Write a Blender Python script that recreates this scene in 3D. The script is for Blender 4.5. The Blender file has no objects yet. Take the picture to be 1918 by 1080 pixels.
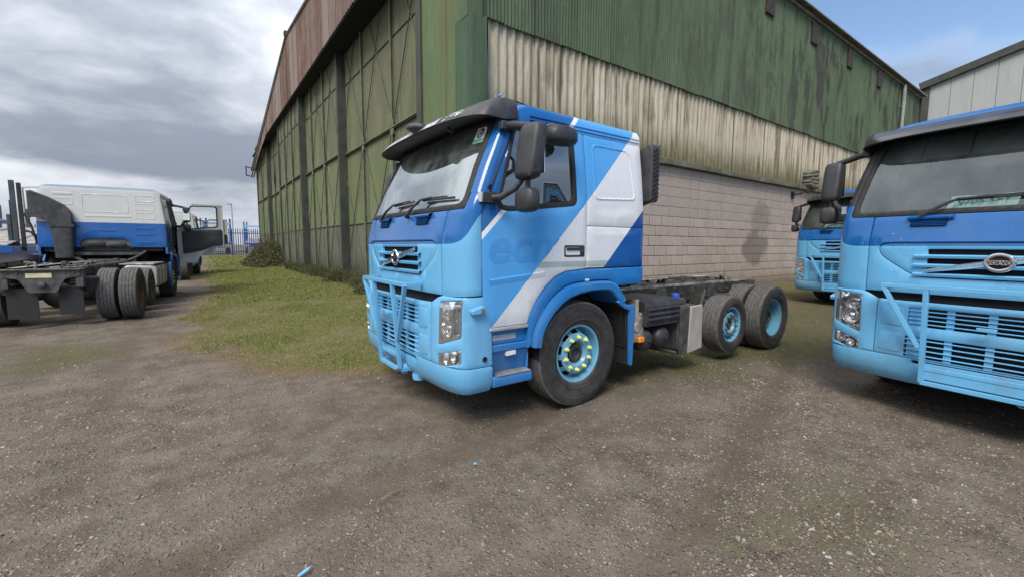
import bpy, bmesh, math, random
import numpy as np
from mathutils import Vector, Matrix
from mathutils.geometry import delaunay_2d_cdt

random.seed(7); RNG = np.random.default_rng(11)
SC = bpy.context.scene
COL = SC.collection
R = math.radians

# ------------------------------------------------------------------ camera, world, sun, exposure
CAM_H = 1.633
cam_d = bpy.data.cameras.new('camera'); cam = bpy.data.objects.new('camera', cam_d); COL.objects.link(cam)
cam_d.sensor_fit = 'HORIZONTAL'; cam_d.sensor_width = 36.0; cam_d.lens = 36.0 * 820.3 / 1918.0
cam_d.clip_start = 0.05; cam_d.clip_end = 6000
pitch, yaw = 0.0968, 0.9442
fw = Vector((math.cos(yaw) * math.cos(pitch), math.sin(yaw) * math.cos(pitch), -math.sin(pitch)))
rt = Vector((math.sin(yaw), -math.cos(yaw), 0)); up = rt.cross(fw)
roll = 0.0041
rt, up = rt * math.cos(roll) + up * math.sin(roll), up * math.cos(roll) - rt * math.sin(roll)
m = Matrix((rt, up, -fw)).transposed().to_4x4(); m.translation = Vector((0, 0, CAM_H))
cam.matrix_world = m
SC.camera = cam

SUN_EL, SUN_AZ = R(50), R(218)          # azimuth from +X counter-clockwise: where the sun stands
w = bpy.data.worlds.new('World'); SC.world = w; w.use_nodes = True
nt = w.node_tree; nt.nodes.clear()


class NT:
    """small helper to write node graphs as expressions"""
    def __init__(s, tree): s.t = tree
    def n(s, typ, **kw):
        nd = s.t.nodes.new(typ)
        for k, v in kw.items(): setattr(nd, k, v)
        return nd
    def set(s, sock, v):
        if isinstance(v, bpy.types.NodeSocket): s.t.links.new(v, sock)
        elif v is not None: sock.default_value = v
    def math(s, op, a, b=None, c=None, clamp=False):
        nd = s.n('ShaderNodeMath', operation=op, use_clamp=clamp)
        s.set(nd.inputs[0], a); s.set(nd.inputs[1], b); s.set(nd.inputs[2], c)
        return nd.outputs[0]
    def add(s, a, b): return s.math('ADD', a, b)
    def sub(s, a, b): return s.math('SUBTRACT', a, b)
    def mul(s, a, b): return s.math('MULTIPLY', a, b)
    def gt(s, a, b): return s.math('GREATER_THAN', a, b)
    def lt(s, a, b): return s.math('LESS_THAN', a, b)
    def smooth(s, x, a, b, lo=0.0, hi=1.0):
        nd = s.n('ShaderNodeMapRange', interpolation_type='SMOOTHSTEP')
        s.set(nd.inputs[0], x); s.set(nd.inputs[1], a); s.set(nd.inputs[2], b); s.set(nd.inputs[3], lo); s.set(nd.inputs[4], hi)
        return nd.outputs[0]
    def mix(s, f, a, b):
        nd = s.n('ShaderNodeMix', data_type='RGBA')
        s.set(nd.inputs[0], f)
        for k, v in ((6, a), (7, b)):
            if isinstance(v, (tuple, list)): v = tuple(v) + (1,) if len(v) == 3 else tuple(v)
            s.set(nd.inputs[k], v)
        return nd.outputs[2]
    def noise(s, vec, scale, detail=4, rough=.55, dist=0.0, out=0):
        nd = s.n('ShaderNodeTexNoise'); s.set(nd.inputs['Vector'], vec)
        nd.inputs['Scale'].default_value = scale; nd.inputs['Detail'].default_value = detail
        nd.inputs['Roughness'].default_value = rough; nd.inputs['Distortion'].default_value = dist
        return nd.outputs[out]
    def voro(s, vec, scale, feature='F1', out='Distance'):
        nd = s.n('ShaderNodeTexVoronoi', feature=feature); s.set(nd.inputs['Vector'], vec); nd.inputs['Scale'].default_value = scale
        return nd.outputs[out]
    def sep(s, v):
        nd = s.n('ShaderNodeSeparateXYZ'); s.set(nd.inputs[0], v); return nd.outputs
    def comb(s, x, y, z):
        nd = s.n('ShaderNodeCombineXYZ'); s.set(nd.inputs[0], x); s.set(nd.inputs[1], y); s.set(nd.inputs[2], z); return nd.outputs[0]
    def scale(s, v, sc, loc=(0, 0, 0)):
        nd = s.n('ShaderNodeMapping'); s.set(nd.inputs[0], v); nd.inputs['Scale'].default_value = sc; nd.inputs['Location'].default_value = loc
        return nd.outputs[0]
    def obj(s): return s.n('ShaderNodeTexCoord').outputs['Object']
    def pos(s): return s.n('ShaderNodeNewGeometry').outputs['Position']
    def rand(s): return s.n('ShaderNodeObjectInfo').outputs['Random']


g = NT(nt)
out = g.n('ShaderNodeOutputWorld')
sky = g.n('ShaderNodeTexSky', sky_type='NISHITA', sun_disc=False, sun_elevation=SUN_EL, sun_rotation=math.pi / 2 - SUN_AZ)
sky.air_density = 1.0; sky.dust_density = .6; sky.ozone_density = 2.0
b_sky = g.n('ShaderNodeBackground'); g.set(b_sky.inputs[0], sky.outputs[0]); b_sky.inputs[1].default_value = 0.112
dr = g.n('ShaderNodeTexCoord').outputs['Generated']
dx, dy, dz = g.sep(dr)
zz = g.add(g.math('MAXIMUM', dz, 0.0), .26)
pv = g.comb(g.math('DIVIDE', dx, zz), g.math('DIVIDE', dy, zz), 0.0)
warp = g.noise(g.scale(pv, (1.1, 1.1, 1), (2, 5, 1)), 1.0, 4, .5, 0, 1)
pw = g.n('ShaderNodeVectorMath', operation='MULTIPLY_ADD'); g.set(pw.inputs[0], warp); pw.inputs[1].default_value = (.45, .45, .0); g.set(pw.inputs[2], pv); pw = pw.outputs[0]
n1 = g.noise(g.scale(pw, (.8, .8, 1), (3.1, 1.7, 0)), 1.0, 10, .55, .0)
n2 = g.noise(g.scale(pw, (1.5, 1.5, 1), (8.3, 4.2, 2)), 1.0, 10, .56, .0)
n3 = g.noise(g.scale(pw, (.55, .55, 1), (1.2, 6.7, 5)), 1.0, 4, .5, .0)
# the cloud bank lies to the north-west (up +Y, -X); it thins out over the +X sky
bank = g.add(g.mul(dx, -.55), g.mul(dy, .42))
cov = g.smooth(g.add(g.add(n1, g.mul(bank, .62)), .04), .42, .60)
veil = g.smooth(n2, .47, .72, 0, .85)
cov = g.math('MAXIMUM', cov, veil)
hz = g.smooth(dz, .0, .13, 1, 0)
cov = g.math('MAXIMUM', cov, g.mul(hz, .8))
low = g.mul(g.smooth(g.add(dz, g.mul(n3, .06)), .140, .165), g.smooth(dz, .17, .36, 1, 0))
thick = g.smooth(g.add(g.add(g.mul(n2, .75), g.mul(n3, .45)), g.mul(low, .17)), .50, .82)
ccol = g.mix(thick, (.86, .89, .94), (.27, .308, .385))
ccol = g.mix(g.mul(hz, .72), ccol, (.60, .65, .73))
cb = g.add(.55, g.mul(g.math('MAXIMUM', dz, 0.0), .95))        # an overcast sky brightens towards the zenith
b_cl = g.n('ShaderNodeBackground'); g.set(b_cl.inputs[0], ccol); g.set(b_cl.inputs[1], cb)
mx = g.n('ShaderNodeMixShader'); g.set(mx.inputs[0], cov)
nt.links.new(b_sky.outputs[0], mx.inputs[1]); nt.links.new(b_cl.outputs[0], mx.inputs[2]); nt.links.new(mx.outputs[0], out.inputs[0])

sl = bpy.data.lights.new('sun', 'SUN'); sl.energy = 2.0; sl.angle = R(24); sl.color = (1, .94, .85)
so = bpy.data.objects.new('sun', sl); COL.objects.link(so); so.location = (0, 0, 40)
sd = Vector((math.cos(SUN_EL) * math.cos(SUN_AZ), math.cos(SUN_EL) * math.sin(SUN_AZ), math.sin(SUN_EL)))
so.rotation_euler = sd.to_track_quat('Z', 'Y').to_euler()
SC.view_settings.view_transform = 'Standard'; SC.view_settings.look = 'None'
SC.view_settings.exposure = 0.76; SC.view_settings.gamma = 1.0; SC.view_settings.use_curve_mapping = False

# ------------------------------------------------------------------ materials
MATS = {}


def new_mat(name):
    mt = bpy.data.materials.new(name); mt.use_nodes = True
    t = mt.node_tree; t.nodes.clear()
    h = NT(t); o = h.n('ShaderNodeOutputMaterial'); p = h.n('ShaderNodeBsdfPrincipled')
    t.links.new(p.outputs[0], o.inputs[0]); MATS[name] = mt
    return mt, h, p, o


def bump(h, p, height, strength=.3, dist=.01):
    b = h.n('ShaderNodeBump'); b.inputs['Strength'].default_value = strength; b.inputs['Distance'].default_value = dist
    h.set(b.inputs['Height'], height); h.t.links.new(b.outputs[0], p.inputs['Normal'])


def simple(name, col, rough=.5, metal=0.0, var=.15, scale=12, dirt=None, dirt_amt=.5, bmp=0, bscale=80, coat=0, spec=None, space='obj'):
    mt, h, p, o = new_mat(name)
    v = h.obj() if space == 'obj' else h.pos()
    nz = h.noise(v, scale, 5, .6)
    c = h.mix(h.smooth(nz, .3, .7), tuple(x * (1 - var) for x in col), tuple(min(1, x * (1 + var)) for x in col))
    if dirt:
        dn = h.noise(h.scale(v, (1, 1, .55), (5, 2, 9)), scale * .45, 7, .68)
        c = h.mix(h.smooth(dn, .62 - dirt_amt * .3, .80 - dirt_amt * .15, 0, dirt_amt), c, dirt)
    h.set(p.inputs['Base Color'], c)
    h.set(p.inputs['Roughness'], h.math('ADD', h.mul(nz, .25), rough - .12, clamp=True))
    p.inputs['Metallic'].default_value = metal
    if coat: p.inputs['Coat Weight'].default_value = coat; p.inputs['Coat Roughness'].default_value = .08
    if spec is not None: p.inputs['Specular IOR Level'].default_value = spec
    if bmp: bump(h, p, h.noise(v, bscale, 4, .6), bmp, .004)
    return mt


DARK, MID, LIGHT, WHITE, NAVY = (.007, .104, .33), (.068, .335, .73), (.13, .41, .68), (.70, .71, .74), (.007, .085, .33)


def paint_finish(h, p, col, v):
    """road grime low down, fine specks and waviness, clear coat"""
    x, y, z = h.sep(v)
    d = h.noise(h.scale(v, (1.2, 1.2, .6)), 3.2, 7, .66)
    lowm = h.smooth(z, .3, 1.25, 1.0, .12)
    amt = h.mul(h.smooth(d, .42, .74), lowm)
    col = h.mix(h.mul(amt, .44), col, (.17, .155, .13))
    fade = h.noise(v, 1.1, 4, .6)
    col = h.mix(h.smooth(fade, .35, .7, 0, .05), col, (.5, .55, .6))
    strk = h.noise(h.scale(v, (22, 22, 1.1)), 1.0, 4, .6)
    col = h.mix(h.mul(h.smooth(strk, .58, .78), .12), col, (.12, .12, .12))
    speck = h.noise(v, 70, 2, .5)
    col = h.mix(h.mul(h.smooth(speck, .68, .73), .5), col, (.10, .095, .085)); chip = h.noise(v, 42, 3, .6); col = h.mix(h.mul(h.smooth(chip, .71, .73), h.smooth(x, -1.3, -1.15, .8, .1)), col, (.62, .62, .60))
    h.set(p.inputs['Base Color'], col)
    h.set(p.inputs['Roughness'], h.math('ADD', h.mul(amt, .35), h.mul(d, .22), clamp=True))
    p.inputs['Specular IOR Level'].default_value = .32
    p.inputs['Coat Weight'].default_value = .16; p.inputs['Coat Roughness'].default_value = .07
    wav = h.n('ShaderNodeBump'); wav.inputs['Strength'].default_value = .06; wav.inputs['Distance'].default_value = .02
    h.set(wav.inputs['Height'], h.noise(v, 2.4, 2, .5)); h.t.links.new(wav.outputs[0], p.inputs['Normal'])


def livery_front():
    mt, h, p, o = new_mat('livery_paint'); v = h.obj(); x, y, z = h.sep(v)
    d = h.sub(z, x)
    # flank: diagonal bands
    side = h.mix(h.gt(d, 1.11), NAVY, WHITE)
    gband = h.mul(h.mul(h.gt(z, 1.428), h.lt(z, 1.485)), h.mul(h.gt(d, 1.11), h.lt(d, 2.02)))
    side = h.mix(gband, side, (.40, .47, .45))
    side = h.mix(h.gt(d, 2.02), side, MID)
    side = h.mix(h.gt(d, 2.865), side, (.74, .76, .80))
    side = h.mix(h.gt(d, 2.925), side, DARK)
    # front: light below, dark above, the edge sweeping up towards the doors
    sw = h.smooth(x, -1.40, -1.16, 0, .26)
    front = h.mix(h.gt(z, h.add(sw, 1.645)), LIGHT, DARK)
    col = h.mix(h.lt(x, -1.187), side, front)
    paint_finish(h, p, col, v); return mt


def livery_rear():
    mt, h, p, o = new_mat('white_blue_paint'); v = h.obj(); x, y, z = h.sep(v)
    col = h.mix(h.gt(z, 2.03), (.006, .098, .355), (.60, .60, .58))
    col = h.mix(h.gt(z, 2.88), col, (.30, .41, .50))
    paint_finish(h, p, col, v); return mt


def plain_paint(name, c):
    mt, h, p, o = new_mat(name); paint_finish(h, p, h.mix(0.0, c, c), h.obj()); return mt


def glass(name, tint, base=.05, rough=.02, dirt=.25, k=.9):
    mt, h, p, o = new_mat(name); t = h.t; t.nodes.remove(p)
    tr = h.n('ShaderNodeBsdfTransparent'); tr.inputs[0].default_value = (*tint, 1)
    gl = h.n('ShaderNodeBsdfGlossy'); gl.inputs['Roughness'].default_value = rough; gl.inputs[0].default_value = (.9, .95, .97, 1)
    df = h.n('ShaderNodeBsdfDiffuse'); df.inputs[0].default_value = (.46, .52, .50, 1)  # pale film: reflected haze painted into the glass along with dirt
    lw = h.n('ShaderNodeFresnel'); lw.inputs[0].default_value = 1.55
    f = h.math('ADD', h.mul(lw.outputs[0], k), base, clamp=True)
    m1 = h.n('ShaderNodeMixShader'); h.set(m1.inputs[0], f); t.links.new(tr.outputs[0], m1.inputs[1]); t.links.new(gl.outputs[0], m1.inputs[2])
    dn = h.noise(h.scale(h.obj(), (1, 1, .7)), 2.2, 7, .65)
    m2 = h.n('ShaderNodeMixShader'); h.set(m2.inputs[0], h.smooth(dn, .35, .8, .02, dirt)); t.links.new(m1.outputs[0], m2.inputs[1]); t.links.new(df.outputs[0], m2.inputs[2])
    t.links.new(m2.outputs[0], o.inputs[0]); return mt


M = {}
M['livery'] = livery_front(); M['livery2'] = livery_rear()
M['light'] = plain_paint('light_blue_paint', LIGHT)
M['fender'] = plain_paint('mid_blue_paint', (.012, .165, .47))
M['blue2'] = plain_paint('deep_blue_paint', (.006, .098, .345)); M['door_white'] = plain_paint('off_white_door_paint', (.50, .50, .48))
M['visor_glaze'] = simple('smoked_visor', (.022, .023, .027), .30, 0, .3, 5, (.13, .13, .13), .35, coat=.4)
M['plastic'] = simple('black_plastic', (.030, .030, .034), .50, 0, .3, 9, (.13, .125, .115), .4, .25, 260)
M['plastic2'] = simple('worn_black_plastic', (.038, .038, .042), .6, 0, .35, 7, (.17, .155, .13), .6, .3, 150)
M['rubber'] = simple('rubber_seal', (.018, .018, .018), .7, 0, .2, 8)
M['screen'] = glass('windscreen_glass', (.80, .88, .82), .36, .02, .30, .9); M['screen_dark'] = glass('dull_reflection_glass', (.70, .78, .76), .06, .02, .14, .75)  # second glass is a darker copy, imitating a screen that reflects duller sky
M['sideglass'] = glass('side_window_glass', (.10, .125, .14), .24, .015, .06, .9)
M['clear'] = glass('lamp_glass', (.93, .93, .93), .03, .02, .07, .6)
M['chrome'] = simple('chrome', (.72, .72, .73), .18, 1, .1, 8, (.2, .18, .15), .3)
M['steel'] = simple('dirty_steel', (.085, .082, .078), .62, .35, .4, 9, (.13, .085, .055), .4, .4, 60)
M['frame'] = simple('grimy_chassis_paint', (.030, .029, .028), .66, 0, .5, 6, (.12, .10, .08), .55, .5, 45)
M['worn'] = simple('scuffed_steel_edge', (.40, .36, .31), .6, .2, .45, 7, (.07, .055, .045), .8, .3, 60)
M['alu'] = simple('dull_aluminium', (.50, .50, .50), .42, .6, .2, 5, (.22, .20, .17), .6)
M['tank'] = simple('silver_tank', (.42, .43, .44), .42, .3, .15, 3, (.25, .22, .18), .5)
M['plate_grey'] = simple('grey_cover_sheet', (.36, .345, .32), .6, 0, .15, 5, (.17, .15, .12), .5)
M['rim'] = plain_paint('light_blue_wheel_paint', (.125, .36, .52))
M['hub'] = simple('oily_hub', (.05, .055, .06), .5, .3, .4, 20, (.12, .08, .05), .5)
M['rust'] = simple('rusty_steel', (.13, .07, .04), .8, 0, .5, 14, (.05, .035, .03), .6, .4, 70)
M['yellow'] = simple('yellow_plastic', (.72, .74, .22), .5, 0, .12, 30)
M['orange'] = simple('amber_lens', (.85, .26, .01), .25, 0, .1, 30)
M['white'] = simple('white_label', (.72, .73, .72), .5, 0, .06, 20, (.35, .33, .3), .3)
M['grey_strip'] = simple('grey_tape', (.35, .38, .42), .45, 0, .1, 10, (.15, .15, .14), .4)
M['letters'] = plain_paint('ghost_lettering', (.052, .285, .66))
M['bluecap'] = simple('blue_cap', (.02, .09, .55), .35, 0, .1, 10)
M['reflector'] = simple('lamp_reflector', (.72, .72, .74), .16, .9, .1, 20)
M['lampdark'] = simple('lamp_housing', (.19, .19, .20), .4, .3, .2, 20)
M['interior'] = simple('cab_trim', (.12, .12, .118), .8, 0, .2, 6)
M['seat'] = simple('seat_cloth', (.30, .31, .30), .9, 0, .2, 9, bmp=.2)
M['paper'] = simple('pale_green_paper', (.52, .76, .72), .8, 0, .05, 6)
M['ink'] = simple('pen_ink', (.22, .36, .42), .8, 0, .1, 6)
M['stkgreen'] = simple('sticker_green', (.10, .36, .27), .6)
M['black'] = simple('flat_black', (.008, .008, .009), .9, 0, .3, 5)
M['mirrorglass'] = simple('mirror_glass', (.6, .63, .66), .05, 1, .02, 4)
M['numplate'] = simple('number_plate_backing', (.62, .58, .36), .5, 0, .12, 9, (.2, .17, .12), .5)
M['dent'] = simple('peeling_foil', (.55, .56, .58), .30, .45, .4, 25)


def tyre_mat():
    mt, h, p, o = new_mat('tyre_rubber'); v = h.obj()
    nz = h.noise(v, 16, 6, .65); n2_ = h.noise(v, 3, 4, .6)
    c = h.mix(h.smooth(nz, .3, .75), (.017, .017, .018), (.042, .041, .040))
    c = h.mix(h.smooth(n2_, .42, .75, 0, .7), c, (.085, .076, .065))
    h.set(p.inputs['Base Color'], c); p.inputs['Roughness'].default_value = .82
    bump(h, p, h.add(h.noise(v, 120, 3, .7), h.mul(nz, .6)), .35, .004); return mt


M['tyre'] = tyre_mat()


def tread_mat():
    mt, h, p, o = new_mat('worn_tread_rubber'); v = h.obj()
    nz = h.noise(v, 24, 6, .7)
    c = h.mix(h.smooth(nz, .3, .75), (.065, .062, .059), (.155, .146, .136))
    vv = h.voro(v, 55, 'DISTANCE_TO_EDGE')
    c = h.mix(h.smooth(vv, .02, .06, .45, 0), c, (.02, .02, .02))
    h.set(p.inputs['Base Color'], c); p.inputs['Roughness'].default_value = .85
    bump(h, p, h.add(h.smooth(vv, .0, .08), nz), .5, .006); return mt


M['tread'] = tread_mat()

# ------------------------------------------------------------------ mesh helpers


class MB:
    def __init__(s): s.v = []; s.f = []; s.m = []
    def addf(s, vs, fs, mi=0):
        o = len(s.v); s.v += [tuple(x) for x in vs]; s.f += [tuple(i + o for i in f) for f in fs]; s.m += [mi] * len(fs); return s
    def box(s, x0, x1, y0, y1, z0, z1, mi=0, tf=None):
        vs = [Vector((x, y, z)) for z in (z0, z1) for y in (y0, y1) for x in (x0, x1)]
        if tf: vs = [tf @ q for q in vs]
        return s.addf(vs, [(0, 2, 3, 1), (4, 5, 7, 6), (0, 1, 5, 4), (2, 6, 7, 3), (0, 4, 6, 2), (1, 3, 7, 5)], mi)
    def prism(s, poly, plane, a, b, mi=0):
        k = {'xz': lambda u, v, d: (u, d, v), 'yz': lambda u, v, d: (d, u, v), 'xy': lambda u, v, d: (u, v, d)}[plane]
        n = len(poly); vs = [k(u, v, a) for u, v in poly] + [k(u, v, b) for u, v in poly]
        return s.addf(vs, [tuple(range(n)), tuple(range(2 * n - 1, n - 1, -1))] + [(i, i + n, (i + 1) % n + n, (i + 1) % n) for i in range(n)], mi)
    def tube(s, pts, r, n=8, mi=0, cap=True, rot=0.0, closed=False):
        pts = [Vector(q) for q in pts]; N = len(pts)
        rr = r if isinstance(r, (list, tuple)) else [r] * N
        T = []
        for i in range(N):
            a = pts[(i - 1) % N] if (closed or i > 0) else pts[i]; b = pts[(i + 1) % N] if (closed or i < N - 1) else pts[i]
            T.append((b - a).normalized())
        ref = Vector((0, 0, 1)) if abs(T[0].z) < .9 else Vector((1, 0, 0))
        U = (ref - T[0] * ref.dot(T[0])).normalized(); vs = []
        for i in range(N):
            U = (U - T[i] * U.dot(T[i])).normalized(); W = T[i].cross(U)
            for k in range(n):
                a = 2 * math.pi * k / n + rot; vs.append(pts[i] + (U * math.cos(a) + W * math.sin(a)) * rr[i])
        fs = []
        for i in range(N if closed else N - 1):
            j = (i + 1) % N
            for k in range(n): fs.append((i * n + k, i * n + (k + 1) % n, j * n + (k + 1) % n, j * n + k))
        if cap and not closed: fs += [tuple(range(n - 1, -1, -1)), tuple(range((N - 1) * n, N * n))]
        return s.addf(vs, fs, mi)
    def bar(s, a, b, r, mi=0): return s.tube([a, b], r * 1.414, 4, mi, True, math.pi / 4)
    def lathe(s, prof, c=(0, 0, 0), axis='y', n=40, mi=0, mis=None):
        c = Vector(c); vs = []
        for r, a in prof:
            for k in range(n):
                t = 2 * math.pi * k / n; u, w_ = r * math.cos(t), r * math.sin(t)
                vs.append(c + Vector({'y': (u, a, w_), 'x': (a, u, w_), 'z': (u, w_, a)}[axis]))
        o = len(s.v)
        s.v += [tuple(q) for q in vs]
        for i in range(len(prof) - 1):
            for k in range(n):
                s.f.append(tuple(q + o for q in (i * n + k, i * n + (k + 1) % n, (i + 1) * n + (k + 1) % n, (i + 1) * n + k)))
                s.m.append(mis[i] if mis else mi)
        return s
    def grid(s, P, mi=0, closed=False):
        nu, nv = len(P), len(P[0]); vs = [q for row in P for q in row]
        fs = [(i * nv + j, (i + 1) * nv + j, (i + 1) * nv + (j + 1) % nv, i * nv + (j + 1) % nv) for i in range(nu - 1) for j in range(nv if closed else nv - 1)]
        return s.addf(vs, fs, mi)
    def ball(s, c, r, n=12, mi=0, sc=(1, 1, 1), tf=None):
        c = Vector(c); P = []
        for i in range(n // 2 + 1):
            a = math.pi * i / (n // 2); row = []
            for k in range(n):
                t = 2 * math.pi * k / n; q = Vector((math.sin(a) * math.cos(t) * r * sc[0], math.sin(a) * math.sin(t) * r * sc[1], math.cos(a) * r * sc[2]))
                row.append(c + (tf @ q if tf else q))
            P.append(row)
        return s.grid(P, mi, True)
    def sheet(s, outline, holes, mp, step=.08, thick=.02, edge=.012, lip=.005, mi=0, inner=True):
        """a panel cut from the surface mp(u, v, depth): softened outer edge, openings, turned-in rims"""
        loops = [dens(l, step) for l in [outline] + list(holes or [])]
        pts, edges, dep = [], [], []
        for li, l in enumerate(loops):
            o = len(pts); pts += l; dep += [lip] * len(l); edges += [(o + i, o + (i + 1) % len(l)) for i in range(len(l))]
        if inner:
            for li, l in enumerate(loops):
                sg = 1 if (area(l) > 0) == (li == 0) else -1
                for i in range(len(l)):
                    a, b, c = Vector(l[i - 1]), Vector(l[i]), Vector(l[(i + 1) % len(l)])
                    nn = (perp((b - a).normalized()) + perp((c - b).normalized()))
                    if nn.length < .3: continue
                    q = b + nn.normalized() * edge * sg
                    if pip(q, loops[0]) and not any(pip(q, hl) for hl in loops[1:]): pts.append(tuple(q)); dep.append(0)
        us = [q[0] for q in loops[0]]; vs_ = [q[1] for q in loops[0]]
        u = min(us) + step / 2
        bseg = [q for l in loops for q in l]
        while u < max(us):
            v = min(vs_) + step / 2
            while v < max(vs_):
                if pip((u, v), loops[0]) and not any(pip((u, v), hl) for hl in loops[1:]):
                    if min((u - a) ** 2 + (v - b) ** 2 for a, b in bseg) > (.6 * step) ** 2: pts.append((u, v)); dep.append(0)
                v += step
            u += step
        V, E_, F, ov, oe, of = delaunay_2d_cdt([Vector(q) for q in pts], edges, [], 0, 1e-5)
        keep = []
        for f in F:
            c = sum((V[i] for i in f), Vector((0, 0))) / len(f)
            if pip(c, loops[0]) and not any(pip(c, hl) for hl in loops[1:]): keep.append(tuple(f))
        dd = [dep[ov[i][0]] if ov[i] else 0 for i in range(len(V))]
        s_v = [mp(V[i][0], V[i][1], dd[i]) for i in range(len(V))]
        cnt = {}
        for f in keep:
            for i in range(len(f)):
                e = (f[i], f[(i + 1) % len(f)]); k = tuple(sorted(e)); cnt.setdefault(k, []).append(e)
        be = [e[0] for e in cnt.values() if len(e) == 1]
        bi = {}
        fs = list(keep)
        if thick:
            for e in be:
                for i in e:
                    if i not in bi: bi[i] = len(s_v); s_v.append(mp(V[i][0], V[i][1], thick))
            fs += [(b, a, bi[a], bi[b]) for a, b in be]
        return s.addf(s_v, fs, mi)
    def build(s, name, mats, parent=None, bevel=0, smooth=38, seg=2, me_only=False):
        me = bpy.data.meshes.new(name); me.from_pydata(s.v, [], s.f)
        mats = mats if isinstance(mats, (list, tuple)) else [mats]
        for mt in mats: me.materials.append(M[mt] if isinstance(mt, str) else mt)
        if len(mats) > 1: me.polygons.foreach_set('material_index', s.m)
        me.polygons.foreach_set('use_smooth', [True] * len(s.f))
        me.update()
        if smooth < 170: me.set_sharp_from_angle(angle=R(smooth))
        if me_only: return me
        o = bpy.data.objects.new(name, me); COL.objects.link(o)
        if parent: o.parent = parent
        if bevel:
            b = o.modifiers.new('bevel', 'BEVEL'); b.width = bevel; b.segments = seg; b.limit_method = 'ANGLE'; b.angle_limit = R(40); b.harden_normals = False
        return o


def perp(d): return Vector((-d.y, d.x))
def area(l): return sum(l[i - 1][0] * l[i][1] - l[i][0] * l[i - 1][1] for i in range(len(l)))


def pip(q, l):
    x, y = q[0], q[1]; c = False; n = len(l); j = n - 1
    for i in range(n):
        xi, yi = l[i]; xj, yj = l[j]
        if (yi > y) != (yj > y) and x < (xj - xi) * (y - yi) / (yj - yi) + xi: c = not c
        j = i
    return c


def dens(l, step):
    o = []
    for i in range(len(l)):
        a, b = l[i], l[(i + 1) % len(l)]; d = math.hypot(b[0] - a[0], b[1] - a[1]); n = max(1, int(math.ceil(d / step)))
        o += [(a[0] + (b[0] - a[0]) * k / n, a[1] + (b[1] - a[1]) * k / n) for k in range(n)]
    return o


def rrect(x0, x1, y0, y1, r, n=4):
    o = []
    for cx, cy, a0 in ((x1 - r, y1 - r, 0), (x0 + r, y1 - r, 90), (x0 + r, y0 + r, 180), (x1 - r, y0 + r, 270)):
        for k in range(n + 1): a = R(a0 + 90 * k / n); o.append((cx + r * math.cos(a), cy + r * math.sin(a)))
    return o


def rpoly(pts, r, n=3):
    o = []
    for i in range(len(pts)):
        a, b, c = Vector(pts[i - 1]), Vector(pts[i]), Vector(pts[(i + 1) % len(pts)])
        d1, d2 = min(r, (a - b).length * .45), min(r, (c - b).length * .45)
        p1, p2 = b + (a - b).normalized() * d1, b + (c - b).normalized() * d2
        for k in range(n + 1):
            t = k / n; q = p1 * (1 - t) ** 2 + b * 2 * t * (1 - t) + p2 * t * t; o.append((q.x, q.y))
    return o


def empty(name, loc=(0, 0, 0), rz=0.0, label=None, cat=None, group=None):
    o = bpy.data.objects.new(name, None); COL.objects.link(o); o.location = loc; o.rotation_euler = (0, 0, rz); o.empty_display_size = .3
    tag(o, label, cat, group); return o


def tag(o, label=None, cat=None, group=None, kind=None):
    if label: o['label'] = label
    if cat: o['category'] = cat
    if group: o['group'] = group
    if kind: o['kind'] = kind
    return o


def copy_tree(o, parent=None, skip=()):
    c = o.copy(); COL.objects.link(c)
    if parent: c.parent = parent
    for ch in o.children:
        if ch.name.split('.')[0] in skip: continue
        copy_tree(ch, c, skip)
    return c


def text_geo(body, size, offset=0.0, shear=0.0, extrude=0.0):
    cu = bpy.data.curves.new('txt', 'FONT'); cu.body = body; cu.size = size; cu.offset = offset; cu.shear = shear; cu.extrude = extrude; cu.resolution_u = 4
    ob = bpy.data.objects.new('txt', cu); COL.objects.link(ob)
    dg = bpy.context.evaluated_depsgraph_get(); me = bpy.data.meshes.new_from_object(ob.evaluated_get(dg))
    vs = [tuple(v.co) for v in me.vertices]; fs = [tuple(p.vertices) for p in me.polygons]
    bpy.data.objects.remove(ob); bpy.data.meshes.remove(me); bpy.data.curves.remove(cu)
    return vs, fs


def sstep(t): t = np.clip(t, 0, 1); return t * t * (3 - 2 * t)


def terrain(x, y):
    x = np.asarray(x, float); y = np.asarray(y, float)
    far = .15 * sstep((y - 6) / 7) + .05 * sstep((y - 15) / 7) + .25 * sstep((y - 28) / 26)
    far = far + .15 * sstep((x - 9.5) / 4)*(1-sstep((y-6)/7))
    ddx = np.maximum(4.65 - x, 0) / 4.2; ddy = np.maximum(7.4 - y, 0) / 1.65
    bank = .33 * sstep(1 - np.hypot(ddx, ddy))
    return np.maximum(far, bank)


def tz(x, y): return float(terrain(x, y))

# ------------------------------------------------------------------ lorry: cab surfaces (local frame: x to the tail, y to its right side, z up, origin under the front axle)
NSE = 4.0
_f = np.concatenate([np.linspace(0, .7, 15), np.linspace(.72, .98, 40), 1 - np.geomspace(.02, 1e-5, 24), [1.0]])
_q = 1 - (1 - _f ** NSE) ** (1 / NSE)
_arc = np.concatenate([[0], np.cumsum(np.hypot(np.diff(_f * 1.25), np.diff(_q * .24)))])
SMAX = float(_arc[-1])


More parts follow.
